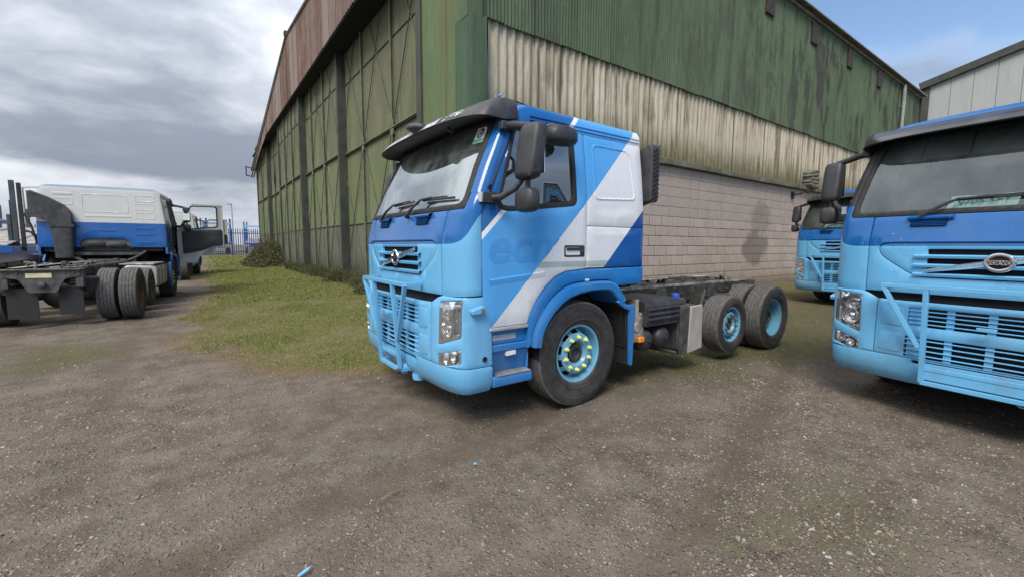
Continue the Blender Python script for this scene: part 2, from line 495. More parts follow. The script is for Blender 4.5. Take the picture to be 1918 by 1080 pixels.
def sy(y): return float(np.interp(abs(y) / 1.25, _f, _arc)) * (1 if y >= 0 else -1)
def w_cab(z): return 1.25 - .085 * max(0, (z - 1.98) / .78) ** 1.3
def xf_cab(z): return float(np.interp(z, [1.1, 1.69, 1.74, 1.95, 2.3, 2.74, 2.85], [-1.425, -1.43, -1.41, -1.345, -1.205, -.985, -.90]))
def xs_cab(z): return float(np.interp(z, [1.1, 1.9, 1.97, 2.06, 2.74, 2.85], [-1.19, -1.19, -1.155, -1.10, -.765, -.70]))
def w_bmp(z): return float(np.interp(z, [.3, .36, .45, .6], [1.16, 1.21, 1.245, 1.255]))
def xf_bmp(z): return float(np.interp(z, [.3, .36, .44, .60, 1.1, 1.2], [-1.36, -1.41, -1.455, -1.475, -1.465, -1.44]))
def xs_bmp(z): return -1.20


def mk_front(wf, xf, xs):
    def base(s, z):
        a = abs(s); sg = 1 if s >= 0 else -1
        if a <= SMAX:
            f = float(np.interp(a, _arc, _f)); x = xf(z) + (xs(z) - xf(z)) * (1 - max(0, 1 - f ** NSE) ** (1 / NSE)); return Vector((x, sg * f * wf(z), z))
        return Vector((xs(z) + a - SMAX, sg * wf(z), z))
    def mp(s, z, d=0.0):
        p = base(s, z)
        if d:
            e = 2e-3; t1 = base(s + e, z) - base(s - e, z); t2 = base(s, z + e) - base(s, z - e); n = t1.cross(t2).normalized()
            c = Vector((p.x - 0.0, p.y, 0))
            if n.dot(Vector((p.x, p.y * 1.0, 0))) < 0: n = -n
            p = p - n * d
        return tuple(p)
    return mp


FR = mk_front(w_cab, xf_cab, xs_cab)
BM = mk_front(w_bmp, xf_bmp, xs_bmp)
def SIDE(sg): return lambda x, z, d=0.0: (x, sg * (w_cab(z) - d), z)
def BACK(x0): return lambda y, z, d=0.0: (x0 - d, y, z)


WINDOW = rpoly([(-1.035, 1.965), (-.93, 1.935), (-.10, 2.03), (-.10, 2.70), (-.80, 2.69)], .07)
DOOR = [(-1.14, .93), (-.695, .93), (-.672, 1.01), (-.59, 1.14), (-.48, 1.262), (-.37, 1.343), (-.23, 1.392), (.045, 1.41), (.045, 2.735), (-.755, 2.735),
        (-1.088, 2.06), (-1.15, 1.96), (-1.18, 1.88), (-1.18, 1.5), (-1.172, 1.2)]
FLARE_O = [(-.645, .70), (-.635, .82), (-.54, .99), (-.41, 1.13), (-.23, 1.24), (.017, 1.275), (.384, 1.275), (.53, 1.19)]
FLARE_O = [(-.645, .70), (-.638, .80), (-.60, .90), (-.54, .99), (-.475, 1.07), (-.41, 1.135), (-.32, 1.20), (-.23, 1.243), (-.11, 1.268), (.017, 1.278), (.2, 1.28), (.37, 1.276), (.45, 1.25), (.53, 1.19)]
FLARE_I = [(-.545, .69), (-.535, .77), (-.505, .845), (-.455, .925), (-.39, .995), (-.29, 1.075), (-.18, 1.128), (-.05, 1.162), (.096, 1.178), (.25, 1.181), (.37, 1.172), (.42, 1.15), (.47, 1.10)]
_mesh_cache = {}


def part(name, mb, mats, parent, key=None, **kw):
    """link a part; parts with a key share their mesh between lorries"""
    if key and key in _mesh_cache:
        me, bev = _mesh_cache[key]; o = bpy.data.objects.new(name, me); COL.objects.link(o); o.parent = parent
        if bev: b = o.modifiers.new('bevel', 'BEVEL'); b.width = bev; b.segments = 2; b.limit_method = 'ANGLE'; b.angle_limit = R(40)
        return o
    o = mb().build(name, mats, parent, **kw) if callable(mb) else mb.build(name, mats, parent, **kw)
    if key: _mesh_cache[key] = (o.data, kw.get('bevel', 0))
    return o


# ---- wheels
def add_wheel(root, x, y, z, sg, kind, key):
    """sg: the side the wheel shows to the outside (-1 left, +1 right)"""
    Rt = {'front': .54, 'rear': .505, 'small': .415}[kind]; b = {'front': .165, 'rear': .145, 'small': .15}[kind]; rr = {'front': .295, 'rear': .29, 'small': .245}[kind]
    def tyre():
        m_ = MB(); pr = [(rr - .012, b * .72), (rr + .004, b * .80), (rr + .02, b * .93), (rr + .07, b * 1.0), (Rt - .09, b * 1.0), (Rt - .05, b * .985), (Rt - .022, b * .93), (Rt - .006, b * .87)]
        tr = []
        for g_ in (.55, .18, -.18, -.55):
            tr += [(Rt, (g_ + .035) * b), (Rt - .008, (g_ + .03) * b), (Rt - .008, (g_ - .03) * b), (Rt, (g_ - .035) * b)]
        prof = pr + tr + [(r_, -a_) for r_, a_ in pr[::-1]]
        mis = [1 if (i >= len(pr) - 2 and i <= len(pr) + len(tr)) else 0 for i in range(len(prof) - 1)]
        m_.lathe([(r_, a_ * sg) for r_, a_ in prof], n=64, mis=mis)
        # raised ring and mould ribs on the sidewall
        m_.lathe([(rr + .055, b * 1.0 * sg), (rr + .058, (b + .004) * sg), (rr + .066, (b + .004) * sg), (rr + .069, b * sg)], n=64)
        m_.lathe([(Rt - .085, b * 1.0 * sg), (Rt - .083, (b + .003) * sg), (Rt - .078, (b + .003) * sg), (Rt - .076, b * .99 * sg)], n=64)
        return m_
    W = part('wheel', tyre, ['tyre', 'tread'], root, key + ('t',), smooth=30); W.location = (x, y, z)
    W.rotation_euler = (0, random.uniform(0, 6), 0)
    fl = b * .80
    def rim():
        m_ = MB(); A = lambda pr: [(r_, a_ * sg) for r_, a_ in pr]
        if kind in ('front', 'small'):
            k = rr / .295; f0 = fl + .004
            m_.lathe(A([(rr + .006, f0 - .012), (rr + .010, f0), (rr - .004, f0 + .004), (rr - .018, f0 - .006), (.262 * k, f0 - .055), (.256 * k, f0 - .085), (.245 * k, f0 - .10)]), n=56)
            # disc with hand holes: ring sectors between the holes
            ro, ri, ax, ax2 = .248 * k, .213 * k, f0 - .085, f0 - .03
            for i in range(10):
                for t0, t1 in ((.0, .42),):
                    P = []
                    for r_, a_ in ((ro, ax), (ri, ax2)):
                        P.append([(r_ * math.cos(2 * math.pi * (i + t0 + (t1 - t0) * q / 3) / 10), a_ * sg, r_ * math.sin(2 * math.pi * (i + t0 + (t1 - t0) * q / 3) / 10)) for q in range(4)])
                    m_.grid(P)
            m_.lathe(A([(ri, ax2), (ri - .006, ax2 + .010), (.198 * k, ax2 + .014), (.135 * k, ax2 + .014), (.128 * k, ax2 + .006), (.118 * k, ax2 - .012), (.100 * k, ax2 - .03), (.094 * k, ax2 - .05)]), n=56)
            m_.lathe(A([(.252 * k, ax - .03), (.10 * k, ax - .03)]), n=40, mi=1)
        else:
            m_.lathe(A([(rr + .006, fl - .012), (rr + .010, fl), (rr - .004, fl + .004), (rr - .02, fl - .01), (rr - .032, fl - .06), (rr - .028, fl - .12), (rr - .04, fl - .17), (.225, fl - .20), (.21, fl - .205), (.14, fl - .205), (.13, fl - .19)]), n=56)
            m_.lathe(A([(.225, fl - .198), (.222, fl - .196)]), n=40, mi=1)
        return m_
    part('rim', rim, ['rim', 'black'], W, key + ('r',), smooth=35)
    def hub():
        m_ = MB(); A = lambda pr: [(r_, a_ * sg) for r_, a_ in pr]
        if kind in ('front', 'small'):
            k = rr / .295; a0 = fl - .026
            m_.lathe(A([(.096 * k, a0 - .06), (.092 * k, a0 - .012), (.084 * k, a0 - .006), (.06 * k, a0 - .008), (.054 * k, a0 - .03), (.001, a0 - .032)]), n=32)
        else:
            m_.lathe(A([(.14, fl - .205), (.135, fl - .12), (.12, fl - .085), (.085, fl - .08), (.08, fl - .10), (.001, fl - .10)]), n=32)
        return m_
    part('hub', hub, 'hub', W, key + ('h',), smooth=35)
    if kind == 'front' or kind == 'small':
        k = rr / .295; nr = .167 * k
        def nut():
            m_ = MB(); m_.lathe([(.021 * k, 0), (.021 * k, .012 * sg), (.017 * k, .014 * sg), (.015 * k, .036 * sg), (.008 * k, .041 * sg), (.001, .041 * sg)], n=10)
            if kind == 'front': m_.prism([(.010, -.012), (.034, -.004), (.034, .004), (.010, .012)], 'xz', .002 * sg, .012 * sg)
            return m_
        nm = 'yellow' if kind == 'front' else 'steel'
        for i in range(10):
            a = 2 * math.pi * (i + .5) / 10
            o = part('wheel_nut', nut, nm, W, key + ('n',), smooth=30)
            o.location = (nr * math.cos(a), sg * (fl - .012), nr * math.sin(a)); o.rotation_euler = (0, -a + random.uniform(-.5, .5), 0)
    return W


# ---- whole cab
def build_cab(root, rear=False, door_open=False, visor='plate', bar='narrow'):
    K = 'B' if rear else 'A'; paint = 'livery2' if rear else 'livery'; low = 'blue2' if rear else 'light'; fend = 'blue2' if rear else 'fender'
    k_ = lambda *a: (K,) + a
    yc = sy(.93)
    # dark liner behind the seams
    def liner():
        m_ = MB(); ss = [t for t in np.linspace(-SMAX - .1, SMAX + .1, 45)]
        m_.grid([[FR(s_, z_, .045) for s_ in ss] for z_ in np.linspace(1.1, 1.93, 7)])
        m_.grid([[BM(s_, z_, .075) for s_ in ss] for z_ in np.linspace(.40, 1.14, 6)])
        for sg in (-1, 1): m_.grid([[(x_, sg * (w_cab(z_) - .05), z_) for x_ in np.linspace(-1.15, .90, 10)] for z_ in np.linspace(1.44, 1.92, 5)])
        m_.box(-1.30, .9, -1.15, 1.15, 1.30, 1.42)
        m_.box(-1.2, .55, -.62, .62, .48, 1.3)
        return m_
    part('engine_bay', liner, 'black', root, k_('liner'), smooth=60)
    # front panel with the grille shield let in
    shield = rpoly([(-.845, 1.675), (-.845, 1.56), (-.55, 1.355), (.55, 1.355), (.845, 1.56), (.845, 1.675)], .09)
    shield_in = rpoly([(-.838, 1.668), (-.838, 1.563), (-.548, 1.362), (.548, 1.362), (.838, 1.563), (.838, 1.668)], .088)
    def fpan():
        m_ = MB(); m_.sheet([(-yc, 1.205), (yc, 1.205), (yc, 1.935), (-yc, 1.935)], [shield], FR, .075, .025); return m_
    part('front_panel', fpan, paint, root, k_('fp'))
    def gpan():
        m_ = MB(); holes = [rrect(-.47, .47, z0, z0 + .052, .010, 2) for z0 in (1.398, 1.482, 1.566)]
        m_.sheet(shield_in, holes, lambda s_, z_, d=0: FR(s_, z_, d + .004), .07, .03); return m_
    gp = part('grille_panel', gpan, paint, root, k_('gp'))
    for i, z0 in enumerate((1.376, 1.46, 1.544)):
        def slat():
            m_ = MB(); ss = np.linspace(-.56, .56, 17)
            m_.grid([[FR(s_, z0 + dz_, -d_) for s_ in ss] for dz_, d_ in ((-.012, -.002), (-.008, .018), (.012, .024), (.022, .006), (.024, -.004))]); return m_
        part('slat', slat, paint, gp, k_('slat', i), smooth=50)
    # emblem: ring, crossbar and lettering on a diagonal bar
    def emb():
        m_ = MB(); c = Vector((-1.462, 0, 1.508))
        for dz_, a_, b_ in ((0, .080, .066),):
            P = []
            for i in range(40):
                t = 2 * math.pi * i / 40; row = []
                for q in range(8):
                    ph = 2 * math.pi * q / 8; r_ = .016 * math.cos(ph); row.append((c.x - .012 * math.sin(ph), c.y + (a_ + r_) * math.cos(t), c.z + (b_ + r_) * math.sin(t)))
                P.append(row)
            P.append(P[0]); m_.grid(P, 0, True)
        m_.box(c.x - .012, c.x + .010, -.088, .088, c.z - .019, c.z + .019)
        m_.lathe([(.062, .004), (.001, .0035)], (c.x, 0, c.z), 'x', 30, 2)
        a, b = Vector((c.x + .018, .47, 1.418)), Vector((c.x + .018, -.47, 1.60))   # diagonal chrome bar through the ring
        dv = (b - a).normalized(); u_ = Vector((0, -dv.z, dv.y))
        for t0, t1 in ((0, .42), (.58, 1)):
            p0, p1 = a.lerp(b, t0), a.lerp(b, t1); h0 = .014 if t0 == 0 else .030; h1 = .030 if t0 == 0 else .014
            vs = []
            for pp, hh in ((p0, h0), (p1, h1)):
                vs += [pp + u_ * hh, pp + Vector((-.018, 0, 0)) + u_ * hh * .3, pp + Vector((-.018, 0, 0)) - u_ * hh * .3, pp - u_ * hh]
            m_.addf(vs, [(0, 1, 5, 4), (1, 2, 6, 5), (2, 3, 7, 6), (0, 3, 2, 1), (4, 5, 6, 7)])
        return m_
    eb = part('badge', emb, ['chrome', 'chrome', 'black'], root, k_('emb'), smooth=40)
    def ltr():
        m_ = MB(); vs, fs = text_geo('VOLVO', .046, .0012); xs_ = [v[0] for v in vs]; wd = max(xs_) - min(xs_)
        k = .150 / wd
        m_.addf([(-1.4755, .075 - (v[0] - min(xs_)) * k, 1.508 - .0145 + v[1] * .88) for v in vs], fs); return m_
    part('lettering', ltr, 'black', eb, k_('ltr'))
    # corner panels between the front and the doors
    for sg in (-1, 1):
        a, b = yc + .008, SMAX + .004
        def cpan():
            m_ = MB(); pts = [(a, 1.195), (b, 1.215), (b + .002, 1.5), (b + .002, 1.88), (b + .010, 1.935), (b + .012, 2.0), (b, 2.08), (sy(1.165), 2.08), (sy(1.15), 1.945), (a, 1.935)]
            m_.sheet([(sg * u, v) for u, v in pts], None, FR, .06, .02); return m_
        part('corner_panel', cpan, paint, root, k_('cp', sg))
        def pil():
            m_ = MB(); m_.grid([[FR(sg * s_, z_, 0.0 if 0 < i < 6 else .012) for i, s_ in enumerate(np.linspace(sy(1.135) - .012, SMAX + .012, 7))] for z_ in np.linspace(2.075, 2.76, 14)]); return m_
        part('windscreen_pillar', pil, paint, root, k_('pil', sg))
        def rub():
            m_ = MB(); m_.grid([[FR(sg * s_, z_, -.004 if 0 < i < 3 else .004) for i, s_ in enumerate(np.linspace(SMAX - .03, SMAX - .008, 4))] for z_ in np.linspace(2.06, 2.74, 12)]); return m_
        part('pillar_seal', rub, 'rubber', root, k_('prub', sg))
    # windscreen, its seal, tint strip
    sc_o = [(sy(-1.16), 1.94), (sy(1.16), 1.94), (sy(1.145), 2.735), (sy(-1.145), 2.735)]
    sc_i = rpoly([(sy(-1.105), 1.985), (sy(1.105), 1.985), (sy(1.085), 2.70), (sy(-1.085), 2.70)], .07)
    def seal():
        m_ = MB(); m_.sheet(rpoly(sc_o, .05), [sc_i], lambda s_, z_, d=0: FR(s_, z_, d - .006), .09, .02); m_.grid([[FR(s_, z_, d_) for s_ in np.linspace(sy(-1.19), sy(1.19), 40)] for z_, d_ in ((2.72, .002), (2.78, .002), (2.84, .004), (2.85, .05))]); return m_  # black band on top extends the seal and paints shade under the visor
    part('seal_and_visor_shade', seal, 'rubber', root, k_('seal'))
    def wsc():
        m_ = MB(); m_.grid([[FR(s_, z_, .008) for s_ in np.linspace(sy(-1.12), sy(1.12), 31)] for z_ in np.linspace(1.965, 2.715, 12)]); return m_
    part('windscreen', wsc, 'screen', root, k_('wsc'), smooth=180)
    def strip():
        m_ = MB()
        ed = np.linspace(sy(-1.09), sy(1.09), 7)
        for a, b in zip(ed[:-1], ed[1:]):
            m_.grid([[FR(s_, z_ if 0 else zt, .03) for s_ in np.linspace(a + .006, b - .006, 6)] for zt in (2.50, 2.60, 2.73)], 0)
        m_.grid([[FR(s_, zt, .035) for s_ in np.linspace(sy(-1.10), sy(1.10), 30)] for zt in (2.49, 2.6, 2.74)], 1)
        return m_
    part('sun_blind', strip, ['interior', 'black'], root, k_('strip'))
    # roof
    def roof():
        m_ = MB(); prof = [(1.0, 0), (.993, .42), (.965, .70), (.90, .87), (.80, .935), (.6, .968), (.35, .985), (.0, 1.0)]
        prof = [(-a, b) for a, b in prof[:-1]] + [(0, 1.0)] + [(a, b) for a, b in prof[:-1][::-1]]
        P = []
        for t in list(np.linspace(0, .14, 7)) + list(np.linspace(.22, 1, 9)):
            row = []
            for a, h_ in prof:
                wd = w_cab(2.74); q = 1 - max(0, 1 - abs(a) ** NSE) ** (1 / NSE); x0 = xf_cab(2.74) + .065 + .20 * q; x1 = .925
                gz = min(1, math.sin(min(1, t / .14) * math.pi / 2) * .97 + .03 * t); row.append((x0 + (x1 - x0) * t, a * wd, 2.735 + (.235 - .03 * t) * h_ * gz))
            P.append(row)
        m_.grid(P); e = P[-1]; m_.addf(e, [tuple(range(len(e)))])
        for sg in (-1, 1):
            for zz_, ins in ((2.765, .003), (2.80, -.002)): m_.tube([(x_, sg * (w_cab(2.74) + ins), zz_) for x_ in np.linspace(-.62, .91, 8)], .008, 6)
        return m_
    part('roof', roof, paint, root, k_('roof'), smooth=55)
    # doors
    for sg in (-1, 1):
        opened = door_open and sg > 0
        def door():
            m_ = MB(); m_.sheet(DOOR, [WINDOW], SIDE(sg), .09, .03)
            if rear: m_.sheet(DOOR, [WINDOW], lambda x, z, d=0: (x, sg * (w_cab(z) - .055 - d), z), .12, -.026)
            # pressed crease along the lower door
            m_.grid([[(x_, sg * (1.25 + o_), 1.335 + (x_ + 1.11) * .085 + dz_) for x_ in np.linspace(-1.11, -.50, 8)] for dz_, o_ in ((.012, -.001), (.004, .009), (-.008, .009), (-.05, -.001))])
            return m_
        D_ = part('door', door, 'door_white' if rear else paint, root, k_('door', sg))
        def dglass():
            m_ = MB(); g_ = rpoly([(-1.03, 1.97), (-.93, 1.94), (-.105, 2.035), (-.105, 2.695), (-.80, 2.685)], .07)
            m_.sheet(g_, None, lambda x, z, d=0: (x, sg * (w_cab(z) - .018 - d), z), .2, 0, lip=0, inner=False); return m_
        part('window_glass', dglass, 'sideglass' if not rear else 'clear', D_, k_('dg', sg), smooth=180)
        def dseal():
            m_ = MB(); g_ = rpoly([(-1.00, 1.995), (-.93, 1.972), (-.135, 2.065), (-.135, 2.668), (-.785, 2.66)], .06)
            m_.sheet(rpoly([(-1.045, 1.955), (-.93, 1.925), (-.09, 2.02), (-.09, 2.71), (-.805, 2.70)], .07), [g_], lambda x, z, d=0: (x, sg * (w_cab(z) + .004 - d), z), .12, .022, lip=.003); 
            m_.box(-.86, -.835, sg * (w_cab(2.3) + .002), sg * (w_cab(2.3) - .03), 2.0, 2.55) if False else None
            return m_
        part('window_frame', dseal, 'rubber', D_, k_('ds', sg))
        def dh():
            m_ = MB(); m_.sheet(rrect(-.255, .020, 1.525, 1.640, .02), [rrect(-.235, -.045, 1.545, 1.622, .015)], lambda x, z, d=0: (x, sg * (1.256 - d), z), .06, .02, lip=.003)
            m_.box(-.24, -.04, sg * 1.21, sg * 1.225, 1.54, 1.63); m_.box(-.225, -.05, sg * 1.235, sg * 1.262, 1.59, 1.618)
            m_.lathe([(.016, sg * .010), (.014, sg * .014), (.001, sg * .014)], (-.015, sg * 1.25, 1.572), 'y', 12); return m_
        part('handle', dh, 'plastic', D_, k_('dh', sg), bevel=.004)
        def trim():
            m_ = MB(); m_.prism([(-1.115, .893), (-.69, .893), (-.69, .925), (-1.11, .925)], 'xz', sg * 1.20, sg * 1.262); return m_
        part('sill_trim', trim, 'alu', D_, k_('dtr', sg), bevel=.008)
        if rear:
            def itrim():
                m_ = MB(); m_.sheet(rpoly([(-1.05, 1.18), (-.55, 1.30), (-.25, 1.43), (.0, 1.46), (.0, 1.97), (-1.06, 1.90)], .05), None, lambda x, z, d=0: (x, sg * (w_cab(z) - .09 + d), z), .12, .03); return m_
            part('inner_trim', itrim, 'plastic', D_, k_('itr', sg))
        elif sg < 0:
            def ghost():
                m_ = MB(); vs, fs = text_geo('ecm', .40, .009, .22); xs_ = [v[0] for v in vs]; x0 = min(xs_); k = .86 / (max(xs_) - x0); ky = .205 / max(v[1] for v in vs)
                bm = bmesh.new(); bv = [bm.verts.new((-1.115 + (v[0] - x0) * k, -1.2515, 1.492 + v[1] * ky)) for v in vs]
                for f in fs:
                    try: bm.faces.new([bv[i] for i in f])
                    except ValueError: pass
                bmesh.ops.bisect_plane(bm, geom=bm.verts[:] + bm.edges[:] + bm.faces[:], plane_co=(-.40, 0, 1.613), plane_no=Vector((1, 0, -1)).normalized(), clear_outer=True)
                bm.verts.index_update(); m_.addf([tuple(v.co) for v in bm.verts], [tuple(v.index for v in f.verts) for f in bm.faces]); bm.free(); return m_
            part('lettering', ghost, 'letters', D_, k_('ghost'))
        if opened:
            hx, hy = -1.18, 1.23
            a = R(97); T = Matrix.Translation((hx, hy, 0)) @ Matrix.Rotation(a, 4, 'Z') @ Matrix.Translation((-hx, -hy, 0))
            D_.matrix_local = T
    # rear quarter panels
    for sg in (-1, 1):
        def quarter():
            m_ = MB(); m_.sheet([(.055, 1.835), (.925, 1.835), (.925, 2.735), (.055, 2.735)], None, SIDE(sg), .09, .02)
            m_.sheet([(.055, 1.415), (.935, 1.415), (.935, 1.829), (.055, 1.829)], None, SIDE(sg), .09, .02)
            return m_
        Q = part('side_panel', quarter, paint, root, k_('qp', sg))
        def press():
            m_ = MB(); o_ = rpoly([(.15, 2.09), (.80, 2.12), (.73, 2.66), (.15, 2.66)], .07); i_ = rpoly([(.178, 2.12), (.772, 2.148), (.705, 2.632), (.178, 2.632)], .06)
            m_.sheet(o_, [i_], lambda x, z, d=0: (x, sg * (w_cab(z) + .007 - d), z), .08, .010, lip=.006, edge=.01); return m_
        part('pressing', press, paint, Q, k_('press', sg))
    # back wall
    def backw():
        m_ = MB(); cut = rpoly([(-.50, 1.40), (-.50, 1.52), (-.40, 1.63), (.38, 1.63), (.50, 1.52), (.52, 1.40)], .08)
        half = [(z_, w_cab(z_) - .015) for z_ in (1.40, 1.7, 1.98, 2.2, 2.45, 2.72)]
        outl = [(-b, a) for a, b in half] + [(-1.10, 2.86), (-1.02, 2.93), (1.02, 2.93), (1.10, 2.86)] + [(b, a) for a, b in half[::-1]] + cut[::-1]
        m_.sheet(outl, None, BACK(.945), .12, .03)
        def emb_(x0, x1, z0, z1, t=.028):
            m_.sheet(rrect(x0, x1, z0, z1, min(.03, (z1 - z0) * .3)), [rrect(x0 + t, x1 - t, z0 + t, z1 - t, .015)] if (z1 - z0) > .12 else None, BACK(.952), .15, .008, lip=.006, edge=.016)
        emb_(-.40, .50, 2.28, 2.74); emb_(-.36, .55, 2.16, 2.22); emb_(.62, 1.05, 2.58, 2.76); emb_(.62, 1.05, 2.36, 2.54); emb_(.62, 1.05, 2.14, 2.32); emb_(-.92, -.55, 2.45, 2.62); emb_(-.92, -.55, 2.68, 2.76)
        emb_(-.25, .25, 1.80, 1.86); emb_(.6, 1.0, 1.70, 1.76); emb_(.6, 1.0, 1.86, 1.92); emb_(.62, .98, 1.5, 1.56)
        return m_
    part('back_wall', backw, paint, root, k_('bw'))
    # air intake at the left rear corner: hood with slanted louvres over a bellows duct
    def intake():
        m_ = MB(); poly = rpoly([(-1.31, 2.12), (-1.31, 2.70), (-1.27, 2.76), (-.98, 2.62), (-.70, 2.44), (-.58, 2.26), (-.56, 1.93), (-.92, 1.93), (-1.02, 2.05), (-1.2, 2.12)], .04)
        m_.prism(poly, 'yz', .965, 1.10); return m_
    I_ = part('air_intake', intake, 'plastic2', root, k_('int'), bevel=.014)
    def louv():
        m_ = MB()
        for i in range(13):
            z_ = 2.13 + i * .046; m_.prism([(.985, z_ - .018), (1.085, z_ + .040), (1.085, z_ + .056), (.985, z_ - .002)], 'xz', -1.325, -1.30)
        return m_
    part('louvre', louv, 'plastic', I_, k_('louv'))
    def duct():
        m_ = MB(); P = []
        for i in range(25):
            z_ = 1.95 - i * .034; o_ = .014 * (i % 2); P.append([(1.035 + (.06 + o_) * math.cos(t) * 1.1, -.76 + (.20 - i * .0016 + o_) * math.copysign(abs(math.sin(t)) ** .6, math.sin(t)), z_) for t in np.linspace(0, 2 * math.pi, 24, False)])
        m_.grid(P, 0, True); m_.box(.97, 1.12, -1.0, -.53, 1.90, 1.965); return m_
    part('intake_duct', duct, 'plastic2', I_, k_('duct'), smooth=50)
    # bumper: middle, two corners, lower lip, lamps
    bs = .80
    gu, gl = rrect(-.555, .555, .900, 1.075, .012, 2), rrect(-.565, .565, .605, .80, .012, 2)
    def bmid():
        m_ = MB(); m_.sheet(rpoly([(-bs, .597), (bs, .597), (bs, 1.135), (.62, 1.13), (-.62, 1.13), (-bs, 1.135)], .01, 1), [gu, gl], BM, .075, .03)
        for sg in (-1, 1):
            for z0, z1 in ((.88, 1.07), (.63, .82)):
                q = [(.585, z0), (.765, z0 + .012), (.765, z1), (.585, z1)]
                m_.sheet(rpoly([(sg * a, b) for a, b in q][::sg], .03), None, lambda s_, z_, d=0: BM(s_, z_, d - .007), .1, .012, lip=.004)
        return m_
    B_ = part('bumper', bmid, low, root, k_('bmid'))
    for nm, zs, hs in (('a', (.926, .965, 1.004, 1.043), .555), ('b', (.630, .677, .724, .771), .565)):
        for i, z0 in enumerate(zs):
            def gs():
                m_ = MB(); ss = np.linspace(-hs, hs, 13); m_.grid([[BM(s_, z0 + a, b) for s_ in ss] for a, b in ((-.005, .03), (-.006, .010), (.0, .002), (.006, .010), (.006, .03))]); return m_
            part('slat', gs, low, B_, k_('gs', nm, i), smooth=60)
        for j, s0 in enumerate((-.50, -.26, .0, .26, .50)):
            def gv():
                m_ = MB(); z0, z1 = (.90, 1.075) if nm == 'a' else (.605, .80); hw = .026 if abs(s0) < .4 else .05
                m_.grid([[BM(s_, z_, d_) for z_ in (z0, z1)] for s_, d_ in ((s0 - hw, .035), (s0 - hw, .016), (s0 + hw, .016), (s0 + hw, .035))]); return m_
            part('divider', gv, low, B_, k_('gv', nm, j))
    s_in, s_out = sy(.945), sy(1.20)
    hl = [(s_in, 1.155), (s_out + .01, 1.178), (s_out + .005, .862), (s_in - .01, .768)]
    fg = [(s_in - .015, .690), (s_out + .005, .760), (s_out + .005, .640), (s_in - .015, .575)]
    for sg in (-1, 1):
        flip = lambda l: [(sg * a, b) for a, b in l][::sg]
        be = SMAX + .055
        def bcor():
            m_ = MB(); m_.sheet(flip([(bs + .007, .597), (SMAX + .12, .597), (SMAX + .11, .9), (SMAX + .065, 1.13), (SMAX + .02, 1.20), (sy(.96), 1.20), (sy(.90), 1.185), (bs + .007, 1.135)]), [flip(rpoly(hl, .02)), flip(rpoly(fg, .02))], BM, .055, .035)
            return m_
        C_ = part('bumper_corner', bcor, low, root, k_('bc', sg))
        def shr(l, e):
            c = Vector((sum(q[0] for q in l) / 4, sum(q[1] for q in l) / 4)); return [(c.x + (a - c.x) * e, c.y + (b - c.y) * e) for a, b in l]
        def hlm():
            m_ = MB(); m_.sheet(flip(rpoly(shr(hl, .985), .02)), [flip(rpoly(shr(hl, .88), .03))], lambda s_, z_, d=0: BM(s_, z_, d + .008), .08, .05, mi=1)
            m_.sheet(flip(rpoly(shr(hl, 1.0), .02)), None, lambda s_, z_, d=0: BM(s_, z_, d + .062), .1, 0, inner=False, mi=1)
            def bowl(y_, z_, r_, ms=0):
                p = Vector(BM(sg * sy(y_), z_, .055)); n = (Vector(BM(sg * sy(y_), z_, 0)) - p).normalized(); n = (n + Vector((-1.2, 0, 0))).normalized()
                tf = Vector((0, 0, 1)).rotation_difference(n).to_matrix()
                P = []
                for rr_, a_ in ((r_, .045), (r_ * .93, .046), (r_ * .8, .015), (r_ * .5, .002), (r_ * .45, .018), (r_ * .3, .034), (0.001, .040)):
                    P.append([p + tf @ Vector((rr_ * math.cos(t), rr_ * math.sin(t), a_)) for t in np.linspace(0, 2 * math.pi, 20, False)])
                m_.grid(P, ms, True)
            bowl(1.045, .925, .085); bowl(1.035, 1.045, .062)
            m_.sheet(flip(rpoly([(s_in + .02, 1.10), (s_out - .02, 1.115), (s_out - .02, 1.155), (s_in + .02, 1.14)], .012)), None, lambda s_, z_, d=0: BM(s_, z_, d + .03), .05, .02)
            m_.sheet(flip(rpoly([(s_in + .02, .80), (s_out - .03, .868), (s_out - .03, .892), (s_in + .02, .826)], .01)), None, lambda s_, z_, d=0: BM(s_, z_, d + .028), .05, .02)
            return m_
        H_ = part('headlight', hlm, ['reflector', 'lampdark'], root, k_('hl', sg))
        def hgl():
            m_ = MB(); m_.sheet(flip(rpoly(shr(hl, .975), .02)), None, lambda s_, z_, d=0: BM(s_, z_, d + .003), .05, 0, inner=False, lip=.002); return m_
        part('lens', hgl, 'clear', H_, k_('hgl', sg), smooth=180)
        def fgm():
            m_ = MB(); m_.sheet(flip(rpoly(shr(fg, .98), .02)), [flip(rpoly(shr(fg, .80), .02))], lambda s_, z_, d=0: BM(s_, z_, d + .006), .06, .04)
            m_.sheet(flip(rpoly(fg, .02)), None, lambda s_, z_, d=0: BM(s_, z_, d + .055), .1, 0, inner=False, mi=1)
            for y_, z_, r_ in ((1.03, .648, .042), (1.13, .685, .045)):
                p = Vector(BM(sg * sy(y_), z_, .05)); P = []
                for rr_, a_ in ((r_, .036), (r_ * .8, .012), (r_ * .4, .0), (.001, .012)): P.append([p + Vector((-a_, rr_ * math.cos(t), rr_ * math.sin(t))) for t in np.linspace(0, 2 * math.pi, 16, False)])
                m_.grid(P, 0, True)
            return m_
        G_ = part('fog_light', fgm, ['reflector', 'lampdark'], root, k_('fg', sg))
        def fgl():
            m_ = MB(); m_.sheet(flip(rpoly(shr(fg, .96), .02)), None, lambda s_, z_, d=0: BM(s_, z_, d + .002), .05, 0, inner=False, lip=.002); return m_
        part('lens', fgl, 'clear', G_, k_('fgl', sg), smooth=180)
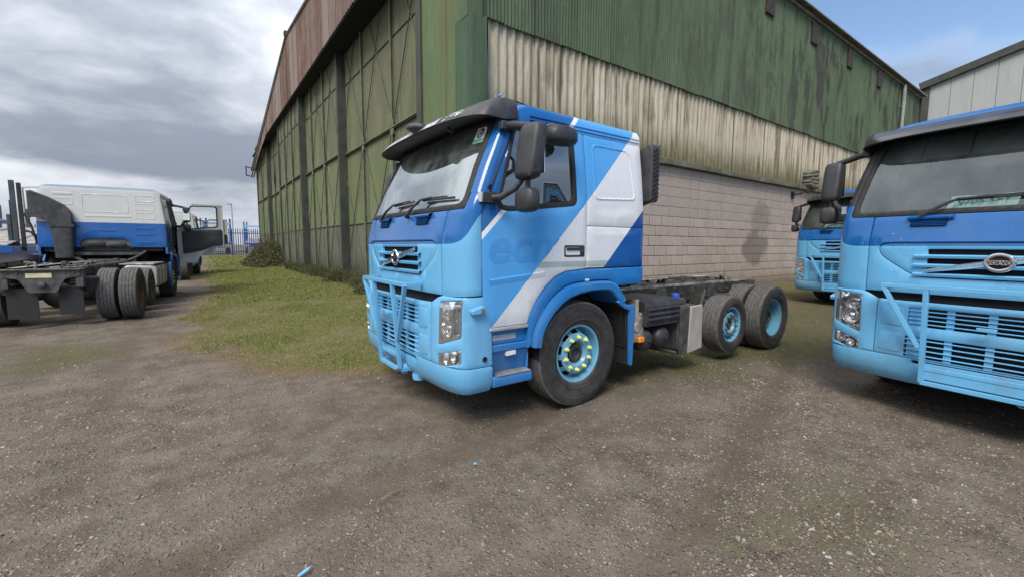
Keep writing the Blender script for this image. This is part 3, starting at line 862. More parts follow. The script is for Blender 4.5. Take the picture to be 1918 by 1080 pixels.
        def mk():
            m_ = MB(); m_.prism(rpoly([(-1.30, 1.06), (-1.19, 1.065), (-1.175, 1.115), (-1.20, 1.135), (-1.31, 1.10)], .01), 'xz', sg * 1.235, sg * 1.30); return m_
        K_ = part('side_marker_lamp', mk, low, root, k_('mk', sg), bevel=.01)
        part('lens', lambda: MB().box(-1.225, -1.186, sg * 1.285, sg * 1.305, 1.070, 1.112), 'lampdark', K_, k_('mkl', sg), bevel=.004)
        part('sensor', lambda: MB().lathe([(.024, sg * 1.262), (.020, sg * 1.27), (.012, sg * 1.264), (.001, sg * 1.262)], (-1.165, 0, .665), 'y', 20), 'black', root, k_('sen', sg))
        # step unit below the door
        def stp():
            m_ = MB(); x0, x1 = -1.072, -.64
            yi, yo = sg * .98, sg * 1.245
            m_.box(x0, x1, yi - sg * .02, yi, .37, .895)                   # inner wall
            m_.box(x0, x1, yi, sg * 1.235, .70, .765)                       # upper tread ledge
            m_.box(x0, x1, yi, sg * 1.21, .765, .893)
            m_.prism([(sg * 1.0, .37), (sg * 1.255, .39), (sg * 1.262, .44), (sg * 1.25, .485), (sg * 1.0, .485)], 'yz', x0, x1)
            m_.prism([(sg * 1.02, .485), (sg * 1.20, .70), (sg * 1.0, .70)], 'yz', x0, x1) if False else None
            m_.box(x0, x0 + .02, yi, sg * 1.20, .485, .70); m_.box(x1 - .02, x1, yi, sg * 1.20, .485, .70)
            m_.prism([(sg * 1.12, .70), (sg * 1.22, .70), (sg * 1.16, .50), (sg * 1.10, .50)], 'yz', x0 + .02, x1 - .02)
            return m_
        S_ = part('entry_step', stp, fend, root, k_('st', sg), bevel=.012)
        def tread():
            m_ = MB(); x0, x1 = -1.03, -.66; m_.box(x0, x1, sg * 1.10, sg * 1.258, .486, .496)
            for i in range(9): m_.box(x0 + .02, x1 - .02, sg * (1.108 + i * .0165), sg * (1.116 + i * .0165), .496, .503)
            return m_
        part('step_tread', tread, 'alu', S_, k_('tr', sg))
        part('reflective_strip', lambda: MB().box(-1.055, -.80, sg * 1.208, sg * 1.213, .800, .850), 'grey_strip', S_, k_('rs', sg))
        part('sticker', lambda: MB().prism([(-.92, .655), (-.82, .66), (-.82, .695), (-.92, .692)], 'xz', sg * 1.205, sg * 1.24), 'white', S_, k_('ws', sg))
        # mudguard band, flare and rear flap
        def fen():
            m_ = MB(); outl = [(-.69, .90), (-.668, 1.005), (-.585, 1.133), (-.474, 1.255), (-.366, 1.336), (-.228, 1.385), (.045, 1.402), (.94, 1.405), (.945, 1.225), (.55, 1.215)] + [(a, b + .01) for a, b in FLARE_O[::-1]] + [(-.69, .70)]
            m_.sheet(outl, None, lambda x, z, d=0: (x, sg * (1.256 - d), z), .07, .05); return m_
        F_ = part('mudguard', fen, fend, root, k_('fen', sg))
        def flare():
            m_ = MB(); a = dens(FLARE_O + [(.60, 1.10)], .05)[:-1]; 
            n = 40; fo = resample(FLARE_O + [(.64, 1.06)], n); fi = resample(FLARE_I + [(.56, 1.02)], n)
            m_.grid([[(p[0], sg * 1.25, p[1]), (p[0] * .97 + q[0] * .03, sg * 1.282, p[1] * .97 + q[1] * .03), (p[0] * .75 + q[0] * .25, sg * 1.296, p[1] * .75 + q[1] * .25), (p[0] * .15 + q[0] * .85, sg * 1.292, p[1] * .15 + q[1] * .85), (q[0], sg * 1.275, q[1]), (q[0], sg * 1.20, q[1]), (q[0], sg * .86, q[1])] for p, q in zip(fo, fi)])
            return m_
        part('wheel_arch_flare', flare, fend, F_, k_('fl', sg), smooth=35)
        def flap():
            m_ = MB(); m_.prism([(.55, 1.08), (.66, 1.00), (.785, .995), (.800, .93), (.775, .31), (.735, .31), (.71, .93), (.60, .97), (.50, 1.04)], 'xz', sg * 1.286, sg * 1.235); m_.prism([(.62, 1.0), (.70, .95), (.765, .93), (.745, .31), (.72, .31), (.69, .90)], 'xz', sg * 1.234, sg * .85, 1); return m_
        part('rear_flap', flap, [fend, 'rubber'], F_, k_('flap', sg), bevel=.012)
        part('sticker', lambda: MB().box(.03, .085, sg * 1.256, sg * 1.2595, 1.285, 1.305), 'white', F_, k_('fst', sg))
        def arch():
            m_ = MB(); n = 24; fi = resample([(-.55, .55)] + FLARE_I + [(.62, .95), (.70, .5)], n); m_.grid([[(q[0], sg * .80, q[1] + .01), (q[0], sg * 1.25, q[1] + .01)] for q in fi])
            m_.box(-.62, .72, sg * .62, sg * .78, .45, 1.3); return m_
        part('arch_liner', arch, 'black', F_, k_('arl', sg))
    def lip():
        m_ = MB(); m_.sheet(rpoly([(-SMAX - .125, .36), (-1.0, .335), (1.0, .335), (SMAX + .125, .36), (SMAX + .125, .59), (-SMAX - .125, .59)], .03), [rrect(-.50, .50, .545, .578, .008, 2)], BM, .07, .04); return m_
    part('bumper_lip', lip, low, root, k_('lip'))
    part('tow_socket', lambda: MB().lathe([(.055, -1.46), (.055, -1.5), (.04, -1.505), (.035, -1.46), (.001, -1.46)], (0, -.23, .40), 'x', 18).lathe([(.07, .30), (.075, .345), (.07, .36), (.001, .36)], (-1.36, -.34, 0), 'z', 20), low, root, k_('tow'))
    # vents under the windscreen
    for yv in (-.50, .50):
        def vent():
            m_ = MB(); c = sy(yv); m_.grid([[FR(s_, z_, .012 - .022) for s_ in (c - .13, c, c + .13)] for z_ in (1.825, 1.885)], 1)
            for i in range(4):
                z_ = 1.832 + i * .0145; m_.grid([[FR(s_, z_ + a, -b) for s_ in np.linspace(c - .125, c + .125, 4)] for a, b in ((-.003, .010), (0, .022), (.006, .014), (.007, .010))])
            m_.grid([[FR(s_, z_, d_ - .004) for s_ in np.linspace(c - .17, c + .15, 6)] for z_, d_ in ((1.885, .01), (1.888, -.028), (1.900, -.036), (1.922, -.018), (1.934, .004))])
            return m_
        part('bonnet_vent', vent, [paint, 'black'], root, k_('vent', yv), smooth=50)
    # wipers
    for i, (b_, kn, t0, t1) in enumerate((((-.17, 1.905), (-.40, 2.05), (-.40, 2.055), (-1.0, 2.035)), ((.55, 1.915), (.32, 2.05), (.34, 2.052), (-.18, 2.06)))):
        def wip():
            m_ = MB(); f_ = lambda y_, z_, d_=-.035: FR(sy(y_), z_, d_)
            m_.tube([f_(b_[0], b_[1], -.012), f_(b_[0], b_[1], -.055)], .020, 10); m_.tube([f_(*b_, -.05), f_((b_[0] + kn[0]) / 2, (b_[1] + kn[1]) / 2, -.055), f_(kn[0], kn[1], -.045), f_(kn[0] - .22, kn[1] + .008, -.04)], [.017, .014, .011, .008], 6)
            ys = np.linspace(t0[0], t1[0], 12); zs = np.linspace(t0[1], t1[1], 12)
            m_.tube([f_(a, b, -.018) for a, b in zip(ys, zs)], .011, 6); m_.tube([f_(a, b + .012, -.030) for a, b in zip(ys[2:-2], zs[2:-2])], .006, 5); return m_
        part('wiper', wip, 'plastic', root, k_('wip', i))
    # interior
    def dash():
        m_ = MB(); m_.prism([(-1.22, 1.93), (-.62, 1.93), (-.55, 1.80), (-.60, 1.45), (-1.22, 1.45)], 'xz', -1.12, 1.12); m_.box(-1.1, .9, -1.15, 1.15, 1.425, 1.45)
        m_.box(.86, .905, -1.16, 1.16, 1.45, 2.72); return m_
    part('dashboard', dash, 'interior', root, k_('dash'), bevel=.03)
    for sg in (-1, 1):
        def seat():
            m_ = MB(); m_.prism(rpoly([(-.35, 1.85), (.2, 1.82), (.2, 1.96), (-.35, 2.0)], .05), 'xz', sg * .58 - .25, sg * .58 + .25); m_.prism(rpoly([(.12, 1.9), (.26, 1.9), (.40, 2.5), (.28, 2.52)], .05), 'xz', sg * .58 - .24, sg * .58 + .24)
            m_.prism(rpoly([(.28, 2.5), (.39, 2.5), (.42, 2.66), (.32, 2.67)], .04), 'xz', sg * .58 - .13, sg * .58 + .13); return m_
        part('seat', seat, 'seat', root, k_('seat', sg), bevel=.05)
    def stw():
        m_ = MB(); tf = Matrix.Rotation(R(25), 3, 'Y'); c = Vector((-.55, .60, 2.02)); m_.tube([c + tf @ Vector((.22 * math.cos(t), .22 * math.sin(t), 0)) for t in np.linspace(0, 2 * math.pi, 28, False)], .016, 8, closed=True)
        m_.bar(c + tf @ Vector((0, -.21, 0)), c + tf @ Vector((0, .21, 0)), .016); m_.tube([c, c + tf @ Vector((-.05, 0, -.35))], .04, 8); return m_
    part('steering_wheel', stw, 'interior', root, k_('stw'))
    def imr():
        m_ = MB(); m_.tube([(-1.0, -.98, 2.66), (-1.03, -.97, 2.56), (-1.02, -.95, 2.47), (-1.04, -.96, 2.38)], .008, 6); m_.box(-1.07, -1.03, -1.04, -.90, 2.22, 2.40); return m_
    part('interior_mirror', imr, 'black', root, k_('imr'), bevel=.015)
    # no smoking sticker on the screen, near side top corner
    def stick(mi):
        m_ = MB(); d = -.003 - .001 * mi
        if mi == 0:
            m_.grid([[FR(s_, z_, -.001) for s_ in np.linspace(sy(-1.085), sy(-.945), 4)] for z_ in (2.535, 2.685)], 0); m_.grid([[FR(s_, z_, -.0015) for s_ in np.linspace(sy(-1.082), sy(-.948), 4)] for z_ in (2.538, 2.572)], 1)
            P = []
            for t in np.linspace(0, 2 * math.pi, 24): P.append([FR(sy(-1.015) + r_ * math.cos(t), 2.628 + r_ * math.sin(t), -.002) for r_ in (.036, .048)])
            m_.grid(P, 2)
            m_.grid([[FR(sy(-1.015) + a * .7 + b * .7, 2.628 - a * .7 + b * .7, -.0022) for a in (-.04, .04)] for b in (-.005, .005)], 2)
            m_.grid([[FR(sy(-1.015) + a, 2.62 + b, -.0018) for a in (-.025, .02)] for b in (-.004, .004)], 2); m_.grid([[FR(sy(-1.015) + a, 2.628 + b, -.0018) for a in (.010, .016)] for b in (.0, .022)], 2)
        return m_
    part('sticker', lambda: stick(0), ['white', 'stkgreen', 'black'], root, k_('nos'))
    # side mirrors
    for sg in (-1, 1):
        def house():
            m_ = MB(); rows = []
            for z_, kx, ky in ((2.165, .55, .5), (2.18, .86, .85), (2.22, 1, 1), (2.35, 1.02, 1), (2.5, 1.0, 1), (2.57, .97, .97), (2.60, .85, .82), (2.612, .5, .5)):
                sl_ = (z_ - 2.38) * .15
                rows.append([(-.90 + sl_ + .075 * kx * math.copysign(abs(math.cos(t)) ** .55, math.cos(t)), sg * (1.535 + (.125 if sg < 0 else .095) * ky * math.copysign(abs(math.sin(t)) ** .55, math.sin(t))), z_) for t in np.linspace(0, 2 * math.pi, 28, False)])
            m_.grid(rows, 0, True); m_.addf(rows[0], [tuple(range(28))]); m_.addf(rows[-1], [tuple(range(27, -1, -1))]); return m_
        Mr = part('side_mirror', house, 'plastic', root, k_('mir', sg), smooth=50)
        part('mirror_glass', lambda: MB().box(-.826, -.818, sg * 1.45, sg * 1.62, 2.22, 2.56), 'mirrorglass', Mr, k_('mgl', sg))
        def house2():
            m_ = MB(); rows = []
            for z_, k in ((1.905, .5), (1.915, .8), (1.94, .97), (2.0, 1), (2.06, .97), (2.085, .8), (2.095, .5)):
                rows.append([(-.93 + .07 * k * math.copysign(abs(math.cos(t)) ** .6, math.cos(t)), sg * (1.535 + (.115 if sg < 0 else .095) * k * math.copysign(abs(math.sin(t)) ** .6, math.sin(t))), z_) for t in np.linspace(0, 2 * math.pi, 24, False)])
            m_.grid(rows, 0, True); m_.addf(rows[0], [tuple(range(24))]); m_.addf(rows[-1], [tuple(range(23, -1, -1))]); m_.tube([(-.92, sg * 1.53, 2.09), (-.92, sg * 1.53, 2.18)], .022, 8); return m_
        part('wide_angle_mirror', house2, 'plastic', Mr, k_('mir2', sg), smooth=50)
        def arm():
            m_ = MB(); m_.tube([(-1.10, sg * 1.265, 2.03), (-1.05, sg * 1.33, 2.035), (-.98, sg * 1.44, 2.10), (-.93, sg * 1.51, 2.20)], [.034, .030, .026, .022], 8)
            m_.box(-1.20, -1.04, sg * 1.235, sg * 1.29, 1.985, 2.075); return m_
        def arm2():
            m_ = MB(); m_.tube([(-.90, sg * 1.215, 2.655), (-.88, sg * 1.30, 2.648), (-.86, sg * 1.42, 2.62), (-.875, sg * 1.52, 2.595)], [.038, .036, .034, .032], 8); m_.box(-.97, -.82, sg * 1.17, sg * 1.235, 2.62, 2.69); return m_
        part('mirror_arm', arm, 'plastic', Mr, k_('marm', sg), bevel=.008); part('mirror_arm', arm2, 'plastic', Mr, k_('marm2', sg), bevel=.008)
        part('mirror_hinge', lambda: MB().box(-1.215, -1.20, sg * 1.24, sg * 1.285, 1.99, 2.07), 'chrome', Mr, k_('mhin', sg))
        part('pillar_cap', lambda: MB().lathe([(.016, -.02), (.020, .008), (.010, .02), (.001, .021)], FR(sg * (SMAX - .045), 2.125, 0), 'y', 14), 'plastic', root, k_('pcap', sg))
    def kerb():
        m_ = MB(); rows = []
        for z_, k in ((2.545, .55), (2.553, .85), (2.585, 1.0), (2.64, 1.0), (2.685, .86), (2.705, .55)):
            rows.append([(-.39 + .165 * k * math.copysign(abs(math.cos(t)) ** .7, math.cos(t)), -1.33 + .105 * k * math.copysign(abs(math.sin(t)) ** .7, math.sin(t)), z_) for t in np.linspace(0, 2 * math.pi, 26, False)])
        m_.grid(rows, 0, True); m_.addf(rows[0], [tuple(range(26))]); m_.addf(rows[-1], [tuple(range(25, -1, -1))])
        m_.tube([(-.52, -1.21, 2.70), (-.46, -1.30, 2.715), (-.40, -1.33, 2.68)], .022, 8); m_.box(-.58, -.47, -1.225, -1.165, 2.675, 2.72); return m_
    part('kerb_mirror', kerb, 'plastic', root, k_('kerb'), smooth=60)
    build_visor(root, visor, rear); build_bar(root, bar, low)


def resample(l, n):
    P = [Vector(q) for q in l]; d = [0]
    for a, b in zip(P[:-1], P[1:]): d.append(d[-1] + (b - a).length)
    ts = np.linspace(0, d[-1], n); return [(float(np.interp(t, d, [q.x for q in P])), float(np.interp(t, d, [q.y for q in P]))) for t in ts]


def build_visor(root, visor, rear=False):
    k_ = lambda *q: ('V',) + q
    # sun visor over the windscreen
    VO = [(.0, .0, 0), ]
    def vis_pt(u, t, lift=0.0):
        """u -1..1 around from the right end to the left end, t 0 (top edge) .. 1 (outer lip)"""
        a = abs(u); fk = .84; f = min(1, a / fk); q = 1 - max(0, 1 - f ** 3.6) ** (1 / 3.6); sd = max(0, (a - fk) / (1 - fk))
        x_t = -1.075 + .17 * q + .12 * sd; x_l = -1.275 + .335 * q + .16 * sd
        z_t = (2.872 if visor == 'plate' else 2.825) + .012 * (1 - f * f) + (.03 if visor == 'plate' else .03) * q; z_l = 2.725 + .02 * (1 - f * f) + .035 * sd if visor == 'plate' else 2.715 - .055 * q + .0 * sd
        y_t, y_l = 1.165, 1.205 - .02 * sd
        c = .018 * math.sin(math.pi * t); k = t ** .9
        return Vector((x_t + (x_l - x_t) * k - c - lift * .8, math.copysign(f * (y_t + (y_l - y_t) * k) + c * q * .8, u), z_t + (z_l - z_t) * k + c * .4 + lift * .6))
    def vis():
        m_ = MB(); us = np.concatenate([-np.array([1, .97, .93, .89, .86, .84, .83, .82, .80, .77, .73]), np.linspace(-.68, .68, 15), np.array([.73, .77, .80, .82, .83, .84, .86, .89, .93, .97, 1])])
        ts = np.linspace(0, 1, 9)
        a = 1 if visor == 'plate' else 0
        P = [[tuple(vis_pt(u, t)) for t in ts] for u in us]; Q = [[tuple(vis_pt(u, t) + Vector((0.022, 0, -.010))) for t in ts] for u in us]
        m_.grid(P); m_.grid(Q); m_.grid([[P[i][-1], Q[i][-1]] for i in range(len(us))]); m_.grid([P[0], Q[0]]); m_.grid([P[-1], Q[-1]])
        und, topw = [], []
        for i, u in enumerate(us):
            q1 = Vector(Q[i][-1]); yv = max(-1.165, min(1.165, q1.y)); pin = Vector(FR(sy(yv), 2.765, -.003)); pin.x = max(pin.x, q1.x + .02); und.append([tuple(q1 + (pin - q1) * t) for t in (0, .5, 1)])
            p0 = Vector(P[i][0]); pin2 = Vector((p0.x + .16, p0.y * .985, p0.z - .012)); topw.append([tuple(p0), tuple(pin2)])
        m_.grid(und); m_.grid(topw); return m_
    V_ = part('sun_visor', vis, 'plastic' if visor == 'plate' else 'visor_glaze', root, k_('vis', visor), smooth=50)
    if visor == 'plate':
        def shiny():
            m_ = MB(); rag = random.Random(3); us = np.linspace(-.60, .80, 60); rows = []
            for u in us:
                e = .34 + rag.uniform(-.02, .03) + .4 * max(0, (-.42 - u) / .18)
                rows.append([tuple(vis_pt(u, t, .005)) for t in np.linspace(e, .985, 9)])
            m_.grid(rows[8:])
            for k in range(26):                                          # flaking remnants at the torn end
                u = -.66 + .20 * rag.random(); t = .30 + .6 * rag.random(); s = .010 + .022 * rag.random()
                m_.addf([tuple(vis_pt(u + s * rag.uniform(.5, 1.3) * math.cos(a), t + 2.2 * s * rag.uniform(.5, 1.3) * math.sin(a), .0035)) for a in np.linspace(0, 2 * math.pi, 6, False)], [(0, 1, 2, 3, 4, 5)])
            return m_
        part('foil', shiny, 'dent', V_, k_('foil'))
        part('marker_lamp', lambda: MB().ball((-.86, -1.03, 2.955), .035, 10, 0, (1.2, 1.5, .7)), 'clear', root, k_('ml'))
    def vm():
        m_ = MB(); m_.ball((-1.24, -.10, 2.815), .1, 18, 0, (.95, 1.75, .50), Matrix.Rotation(R(8), 3, 'X')); m_.tube([(-1.16, -.22, 2.83), (-1.15, -.36, 2.85), (-1.13, -.46, 2.80), (-1.10, -.58, 2.70)], .016, 8); return m_
    if not rear and visor == 'plate': part('front_mirror', vm, 'plastic', root, k_('fm'), smooth=60)


def build_bar(root, bar, low):
    k_ = lambda *q: ('bar',) + q
    # bull bar
    if bar:
        hw, ht = (.265, .585) if bar == 'narrow' else (.40, .72)
        def bb():
            m_ = MB(); r_ = .019; xt, xb = -1.60, -1.535; zt, zm, zb_ = 1.275, .72, .40
            m_.bar((xt, -ht, zt), (xt, ht, zt), r_)
            for sg in (-1, 1):
                m_.bar((xt, sg * ht, zt), (xt + .04, sg * (hw + .03), zm), r_); m_.bar((xt, sg * hw, zt), (xb, sg * hw, zb_), r_); m_.bar((xb, sg * hw, zb_), (-1.40, sg * hw, zb_), r_)
                m_.bar((xt, sg * ht, zt), (xt + .16, sg * ht, zt), r_)
            m_.bar((xb + .02, -hw, .53), (xb + .02, hw, .53), r_); m_.bar((xb, -hw, zb_), (xb, hw, zb_), r_); m_.bar((xb - .0, -hw, .96), (xb - .0, hw, .955), r_ * .8) if bar == 'narrow' else None
            if bar != 'narrow': m_.box(-1.53, -1.515, -hw, hw, zb_ + .03, .58)
            m_.box(xb - .03, xb, -.05, .07, .935, .965)
            return m_
        B2 = part('bull_bar', bb, low, root, k_('bb', bar), bevel=.003)
        part('end_cap', lambda: MB().lathe([(.024, -1.585), (.024, -1.55), (.001, -1.55)], (0, -hw - .03, .40), 'x', 14).lathe([(.024, -1.585), (.001, -1.587)], (0, -hw - .03, .40), 'x', 14), 'hub', B2, k_('bbc', bar))



# ---- chassis behind and under the cab
def build_chassis(root, rear=False):
    k_ = lambda *a: ('ch',) + a
    for sg in (-1, 1):
        def rail():
            m_ = MB(); y0 = sg * .42; m_.box(-.7, 5.08, y0 - sg * .075, y0, 1.045, 1.056); m_.box(-.7, 5.08, y0 - sg * .075, y0, .775, .786); m_.box(-.7, 5.08, y0 - sg * .008, y0 + sg * .0, .785, 1.046)
            return m_
        ra = part('chassis_rail', rail, 'frame', root, k_('rail', sg))
        def top():
            m_ = MB(); rg = random.Random(5 + sg)
            P = [[(x_, sg * .42 - sg * (.0 if q == 0 else .078), 1.0575 + (.008 * (q == 0)) + .003 * rg.random()) for q in (0, 1)] for x_ in np.linspace(.98, 5.09, 36)]; m_.grid(P)
            m_.grid([[(x_, sg * (.424 + .001 * rg.random()), 1.066 - .035 * q - .008 * rg.random() * q) for q in (0, 1)] for x_ in np.linspace(.98, 5.09, 36)])
            return m_
        part('top_flange', top, 'worn', ra, k_('rtop', sg))
        def bolts():
            m_ = MB(); rg = random.Random(9)
            for i in range(44): x_ = 1.0 + 4.0 * i / 44 + rg.uniform(-.02, .02); m_.lathe([(.016, sg * .42), (.014, sg * .436), (.001, sg * .437)], (x_, 0, .83 + .17 * (i % 3) / 2), 'y', 8)
            for x0 in (1.3, 2.35, 3.4, 3.75, 4.75): m_.box(x0, x0 + .22, sg * .42, sg * .45, .66, 1.0)
            return m_
        tag(part('bolt_plates', bolts, 'steel', ra, k_('bolts', sg)), kind='stuff')
    for i, x0 in enumerate((1.05, 1.9, 2.75, 3.65, 4.55)):
        part('crossmember', lambda: MB().prism([(x0, 1.03), (x0 + .14, 1.03), (x0 + .10, .82), (x0 + .04, .82)], 'xz', -.415, .415), 'frame', root, k_('xm', i), bevel=.01)
    def tail():
        m_ = MB(); m_.prism(rpoly([(-.50, 1.03), (.50, 1.03), (.50, .90), (.30, .86), (.18, .62), (-.18, .62), (-.30, .86), (-.50, .90)], .03), 'yz', 5.08, 5.12)
        m_.box(5.04, 5.16, -.52, .52, 1.01, 1.04); m_.box(4.95, 5.10, -.54, -.43, .70, 1.04); m_.box(4.95, 5.10, .43, .54, .70, 1.04)
        m_.lathe([(.055, 5.12), (.055, 5.17), (.03, 5.18), (.001, 5.18)], (0, .0, .76), 'x', 14)
        for y_ in (-.42, -.3, .3, .42): m_.lathe([(.018, 5.12), (.016, 5.14), (.001, 5.14)], (0, y_, .97), 'x', 8)
        return m_
    T_ = part('tail_crossmember', tail, 'steel', root, k_('tail'), bevel=.008)
    part('number_plate', lambda: MB().box(5.122, 5.128, -.20, .13, .885, .965), 'numplate', T_, k_('npl'))
    for sg in (-1, 1):
        part('mud_flap', lambda: MB().box(5.0, 5.012, sg * .10 if sg < 0 else .16, sg * .50, .16 if sg < 0 else .20, .70), 'rubber', root, k_('mf', sg), bevel=.004)
        def susp():
            return MB().lathe([(.10, .60), (.13, .64), (.135, .70), (.12, .76), (.135, .82), (.12, .87), (.08, .88)], (xb_, sg * .54, 0), 'z', 20)
        for xb_ in (3.95, 4.75): part('air_bellows', susp, 'tyre', root, k_('bel', sg, xb_), smooth=60)
        part('spring_beam', lambda: MB().prism([(3.85, .58), (4.2, .50), (4.5, .50), (4.85, .58), (4.85, .62), (3.85, .62)], 'xz', sg * .50, sg * .60).tube([(4.0, sg * .62, .58), (4.2, sg * .62, 1.0)], .03, 8).tube([(3.2, sg * .58, .55), (3.4, sg * .58, .95)], .03, 8), 'frame', root, k_('spb', sg), bevel=.006)
    def axles():
        m_ = MB(); m_.tube([(4.35, -.95, .505), (4.35, .95, .505)], .085, 14); m_.ball((4.35, 0, .50), .24, 16, 0, (.9, 1, 1.0)); m_.tube([(3.09, -1.0, .52), (3.09, 1.0, .52)], .06, 12); m_.tube([(0, -1.0, .52), (0, 1.0, .52)], .07, 10)
        for y_ in (-.8, .8): m_.lathe([(.21, y_ - .12), (.21, y_ + .12)], (4.35, 0, .505), 'y', 24)
        m_.tube([(.6, 0, .75), (2.4, 0, .66), (4.15, 0, .52)], .055, 12); return m_
    part('axle_and_drive_shaft', axles, 'frame', root, k_('ax'), smooth=50)
    def gut():
        m_ = MB(); rg = random.Random(21)
        for i in range(46):
            x_ = rg.uniform(.95, 4.9); y_ = rg.uniform(-.36, .36); z_ = rg.uniform(.80, 1.05); a, b, c = rg.uniform(.03, .14), rg.uniform(.03, .10), rg.uniform(.03, .08)
            if i % 3: m_.box(x_ - a, x_ + a, y_ - b, y_ + b, z_ - c, z_ + c)
            else: m_.lathe([(c, -b), (c * 1.1, 0), (c, b), (.001, b)], (x_, y_, z_), 'y', 12)
        m_.box(.55, 1.0, -.38, .38, .60, 1.10); return m_
    part('valve_gear', gut, 'steel', root, k_('gut'), bevel=.006)
    def hoses():
        m_ = MB(); rg = random.Random(4)
        for i in range(12):
            y_ = rg.uniform(-.40, .40); z_ = rg.uniform(.95, 1.05); x_ = rg.uniform(.9, 1.3); pts = []
            for k in range(8): pts.append((x_, y_, z_)); x_ += rg.uniform(.15, .6); y_ = max(-.40, min(.40, y_ + rg.uniform(-.14, .14))); z_ = .97 + rg.uniform(-.05, .08)
            m_.tube(pts, rg.uniform(.009, .02), 6)
        m_.tube([(4.30, -.44, 1.02), (4.32, -.40, 1.11), (4.36, -.30, 1.13), (4.42, -.26, 1.06), (4.44, -.30, .98)], .025, 8)
        # cab rear suspension and lock arms above the frame
        for sg in (-1, 1): m_.tube([(.80, sg * .52, 1.0), (.84, sg * .56, 1.22), (.80, sg * .50, 1.44)], .045, 8); m_.tube([(1.02, sg * .42, 1.06), (1.0, sg * .62, 1.16), (.98, sg * .80, 1.30)], .03, 8)
        m_.box(.74, .92, -.72, .72, 1.20, 1.28); m_.lathe([(.10, -.42), (.12, -.38), (.12, -.05), (.10, -.02)], (.82, 0, 1.49), 'y', 16); m_.lathe([(.09, .06), (.10, .09), (.10, .36), (.07, .40)], (.84, 0, 1.47), 'y', 16)
        return m_
    part('hoses', hoses, 'plastic2', root, k_('hos'), smooth=50)
    # left side: battery box, air tanks, bracket, marker, diesel additive tank
    def bat():
        m_ = MB(); m_.box(1.10, 1.76, -1.20, -.55, .69, .90)
        P = []
        for i, x_ in enumerate(np.linspace(1.09, 1.77, 15)): o_ = .012 * (i % 2); P.append([(x_, -1.205 - o_, .74), (x_, -1.205 - o_, .93), (x_, -1.15, .992 + o_), (x_, -.55, .998 + o_)])
        m_.grid(P)
        for i in range(3): m_.prism([(-1.205, .75 + i * .06), (-1.228, .765 + i * .06), (-1.228, .785 + i * .06), (-1.205, .80 + i * .06)], 'yz', 1.13, 1.74)
        m_.box(1.085, 1.10, -1.20, -.55, .70, .99); m_.box(1.76, 1.775, -1.20, -.55, .70, .99); return m_
    part('battery_box', bat, 'plastic', root, k_('bat'), bevel=.008, smooth=30)
    for i, x_ in enumerate((1.15, 1.48)):
        part('air_tank', lambda: MB().lathe([(.001, -1.215), (.05, -1.212), (.10, -1.19), (.13, -1.15), (.135, -1.10), (.135, -.50), (.10, -.45), (.001, -.45)], (x_, 0, .525), 'y', 28).lathe([(.022, -1.21), (.02, -1.235), (.001, -1.237)], (x_, 0, .525), 'y', 10), 'plastic', root, k_('air', i), smooth=40)
    def brk():
        m_ = MB(); m_.prism(rpoly([(.86, .88), (1.12, .80), (1.12, .62), (1.02, .52), (.90, .52)], .03), 'xz', -1.16, -1.145); m_.box(.86, 1.14, -1.15, -.45, .82, .86); m_.box(.98, 1.03, -1.15, -1.0, .86, 1.02); m_.lathe([(.06, -1.16), (.055, -1.18), (.001, -1.18)], (.98, 0, .70), 'y', 14)
        m_.lathe([(.10, -1.13), (.10, -.6)], (.98, 0, .70), 'y', 18); return m_
    part('side_bracket', brk, 'worn', root, k_('brk'), bevel=.006)
    part('amber_marker_lamp', lambda: MB().box(.95, 1.045, -1.235, -1.19, .53, .595), 'orange', root, k_('aml'), bevel=.012)
    def adb():
        m_ = MB(); m_.prism(rpoly([(1.80, .30), (1.80, .885), (2.19, .885), (2.19, .30)], .05), 'xz', -1.175, -.62); m_.prism(rpoly([(1.83, .88), (1.83, .97), (2.05, .97), (2.08, .88)], .05), 'xz', -1.10, -.62); m_.box(1.80, 1.95, -1.15, -.7, .25, .30); return m_
    A_ = part('additive_tank', adb, 'plastic2', root, k_('adb'), bevel=.02)
    def cov():
        m_ = MB(); m_.prism([(1.97, .265), (2.28, .30), (2.265, .875), (2.0, .868)], 'xz', -1.215, -1.178); m_.prism([(1.80, .27), (1.975, .265), (2.0, .868), (1.80, .86)], 'xz', -1.20, -1.178, 1); return m_
    part('cover_sheet', cov, ['plate_grey', 'steel'], A_, k_('cov'), bevel=.006)
    part('filler_cap', lambda: MB().lathe([(.05, .96), (.052, 1.0), (.046, 1.018), (.001, 1.022)], (2.0, -.98, 0), 'z', 18), 'bluecap', A_, k_('cap'), smooth=40)
    # right side: fuel tank with straps
    def ft():
        m_ = MB(); m_.prism(rpoly([(.58, .42), (1.20, .42), (1.22, .96), (.58, .98)], .13, 5), 'yz', 1.0, 2.45); return m_
    F_ = part('fuel_tank', ft, 'tank', root, k_('ft'), bevel=.02)
    for i, x_ in enumerate((1.25, 1.75, 2.2)):
        part('strap', lambda: MB().prism(rpoly([(.575, .412), (1.207, .412), (1.228, .968), (.575, .988)], .135, 5), 'yz', x_, x_ + .05), 'steel', F_, k_('fts', i))
    part('walkway', lambda: MB().box(.98, 2.4, .50, 1.16, .985, 1.02), 'worn', root, k_('walk'), bevel=.01)
    for sg in (-1, 1):
        add_wheel(root, 0, sg * 1.075, .54, sg, 'front', ('wf', sg)); add_wheel(root, 4.35, sg * 1.085, .505, sg, 'rear', ('wr', sg))
        add_wheel(root, 4.35, sg * .755, .505, -sg, 'rear', ('wr', -sg)); add_wheel(root, 3.09, sg * 1.06, .52, sg, 'small', ('ws', sg))


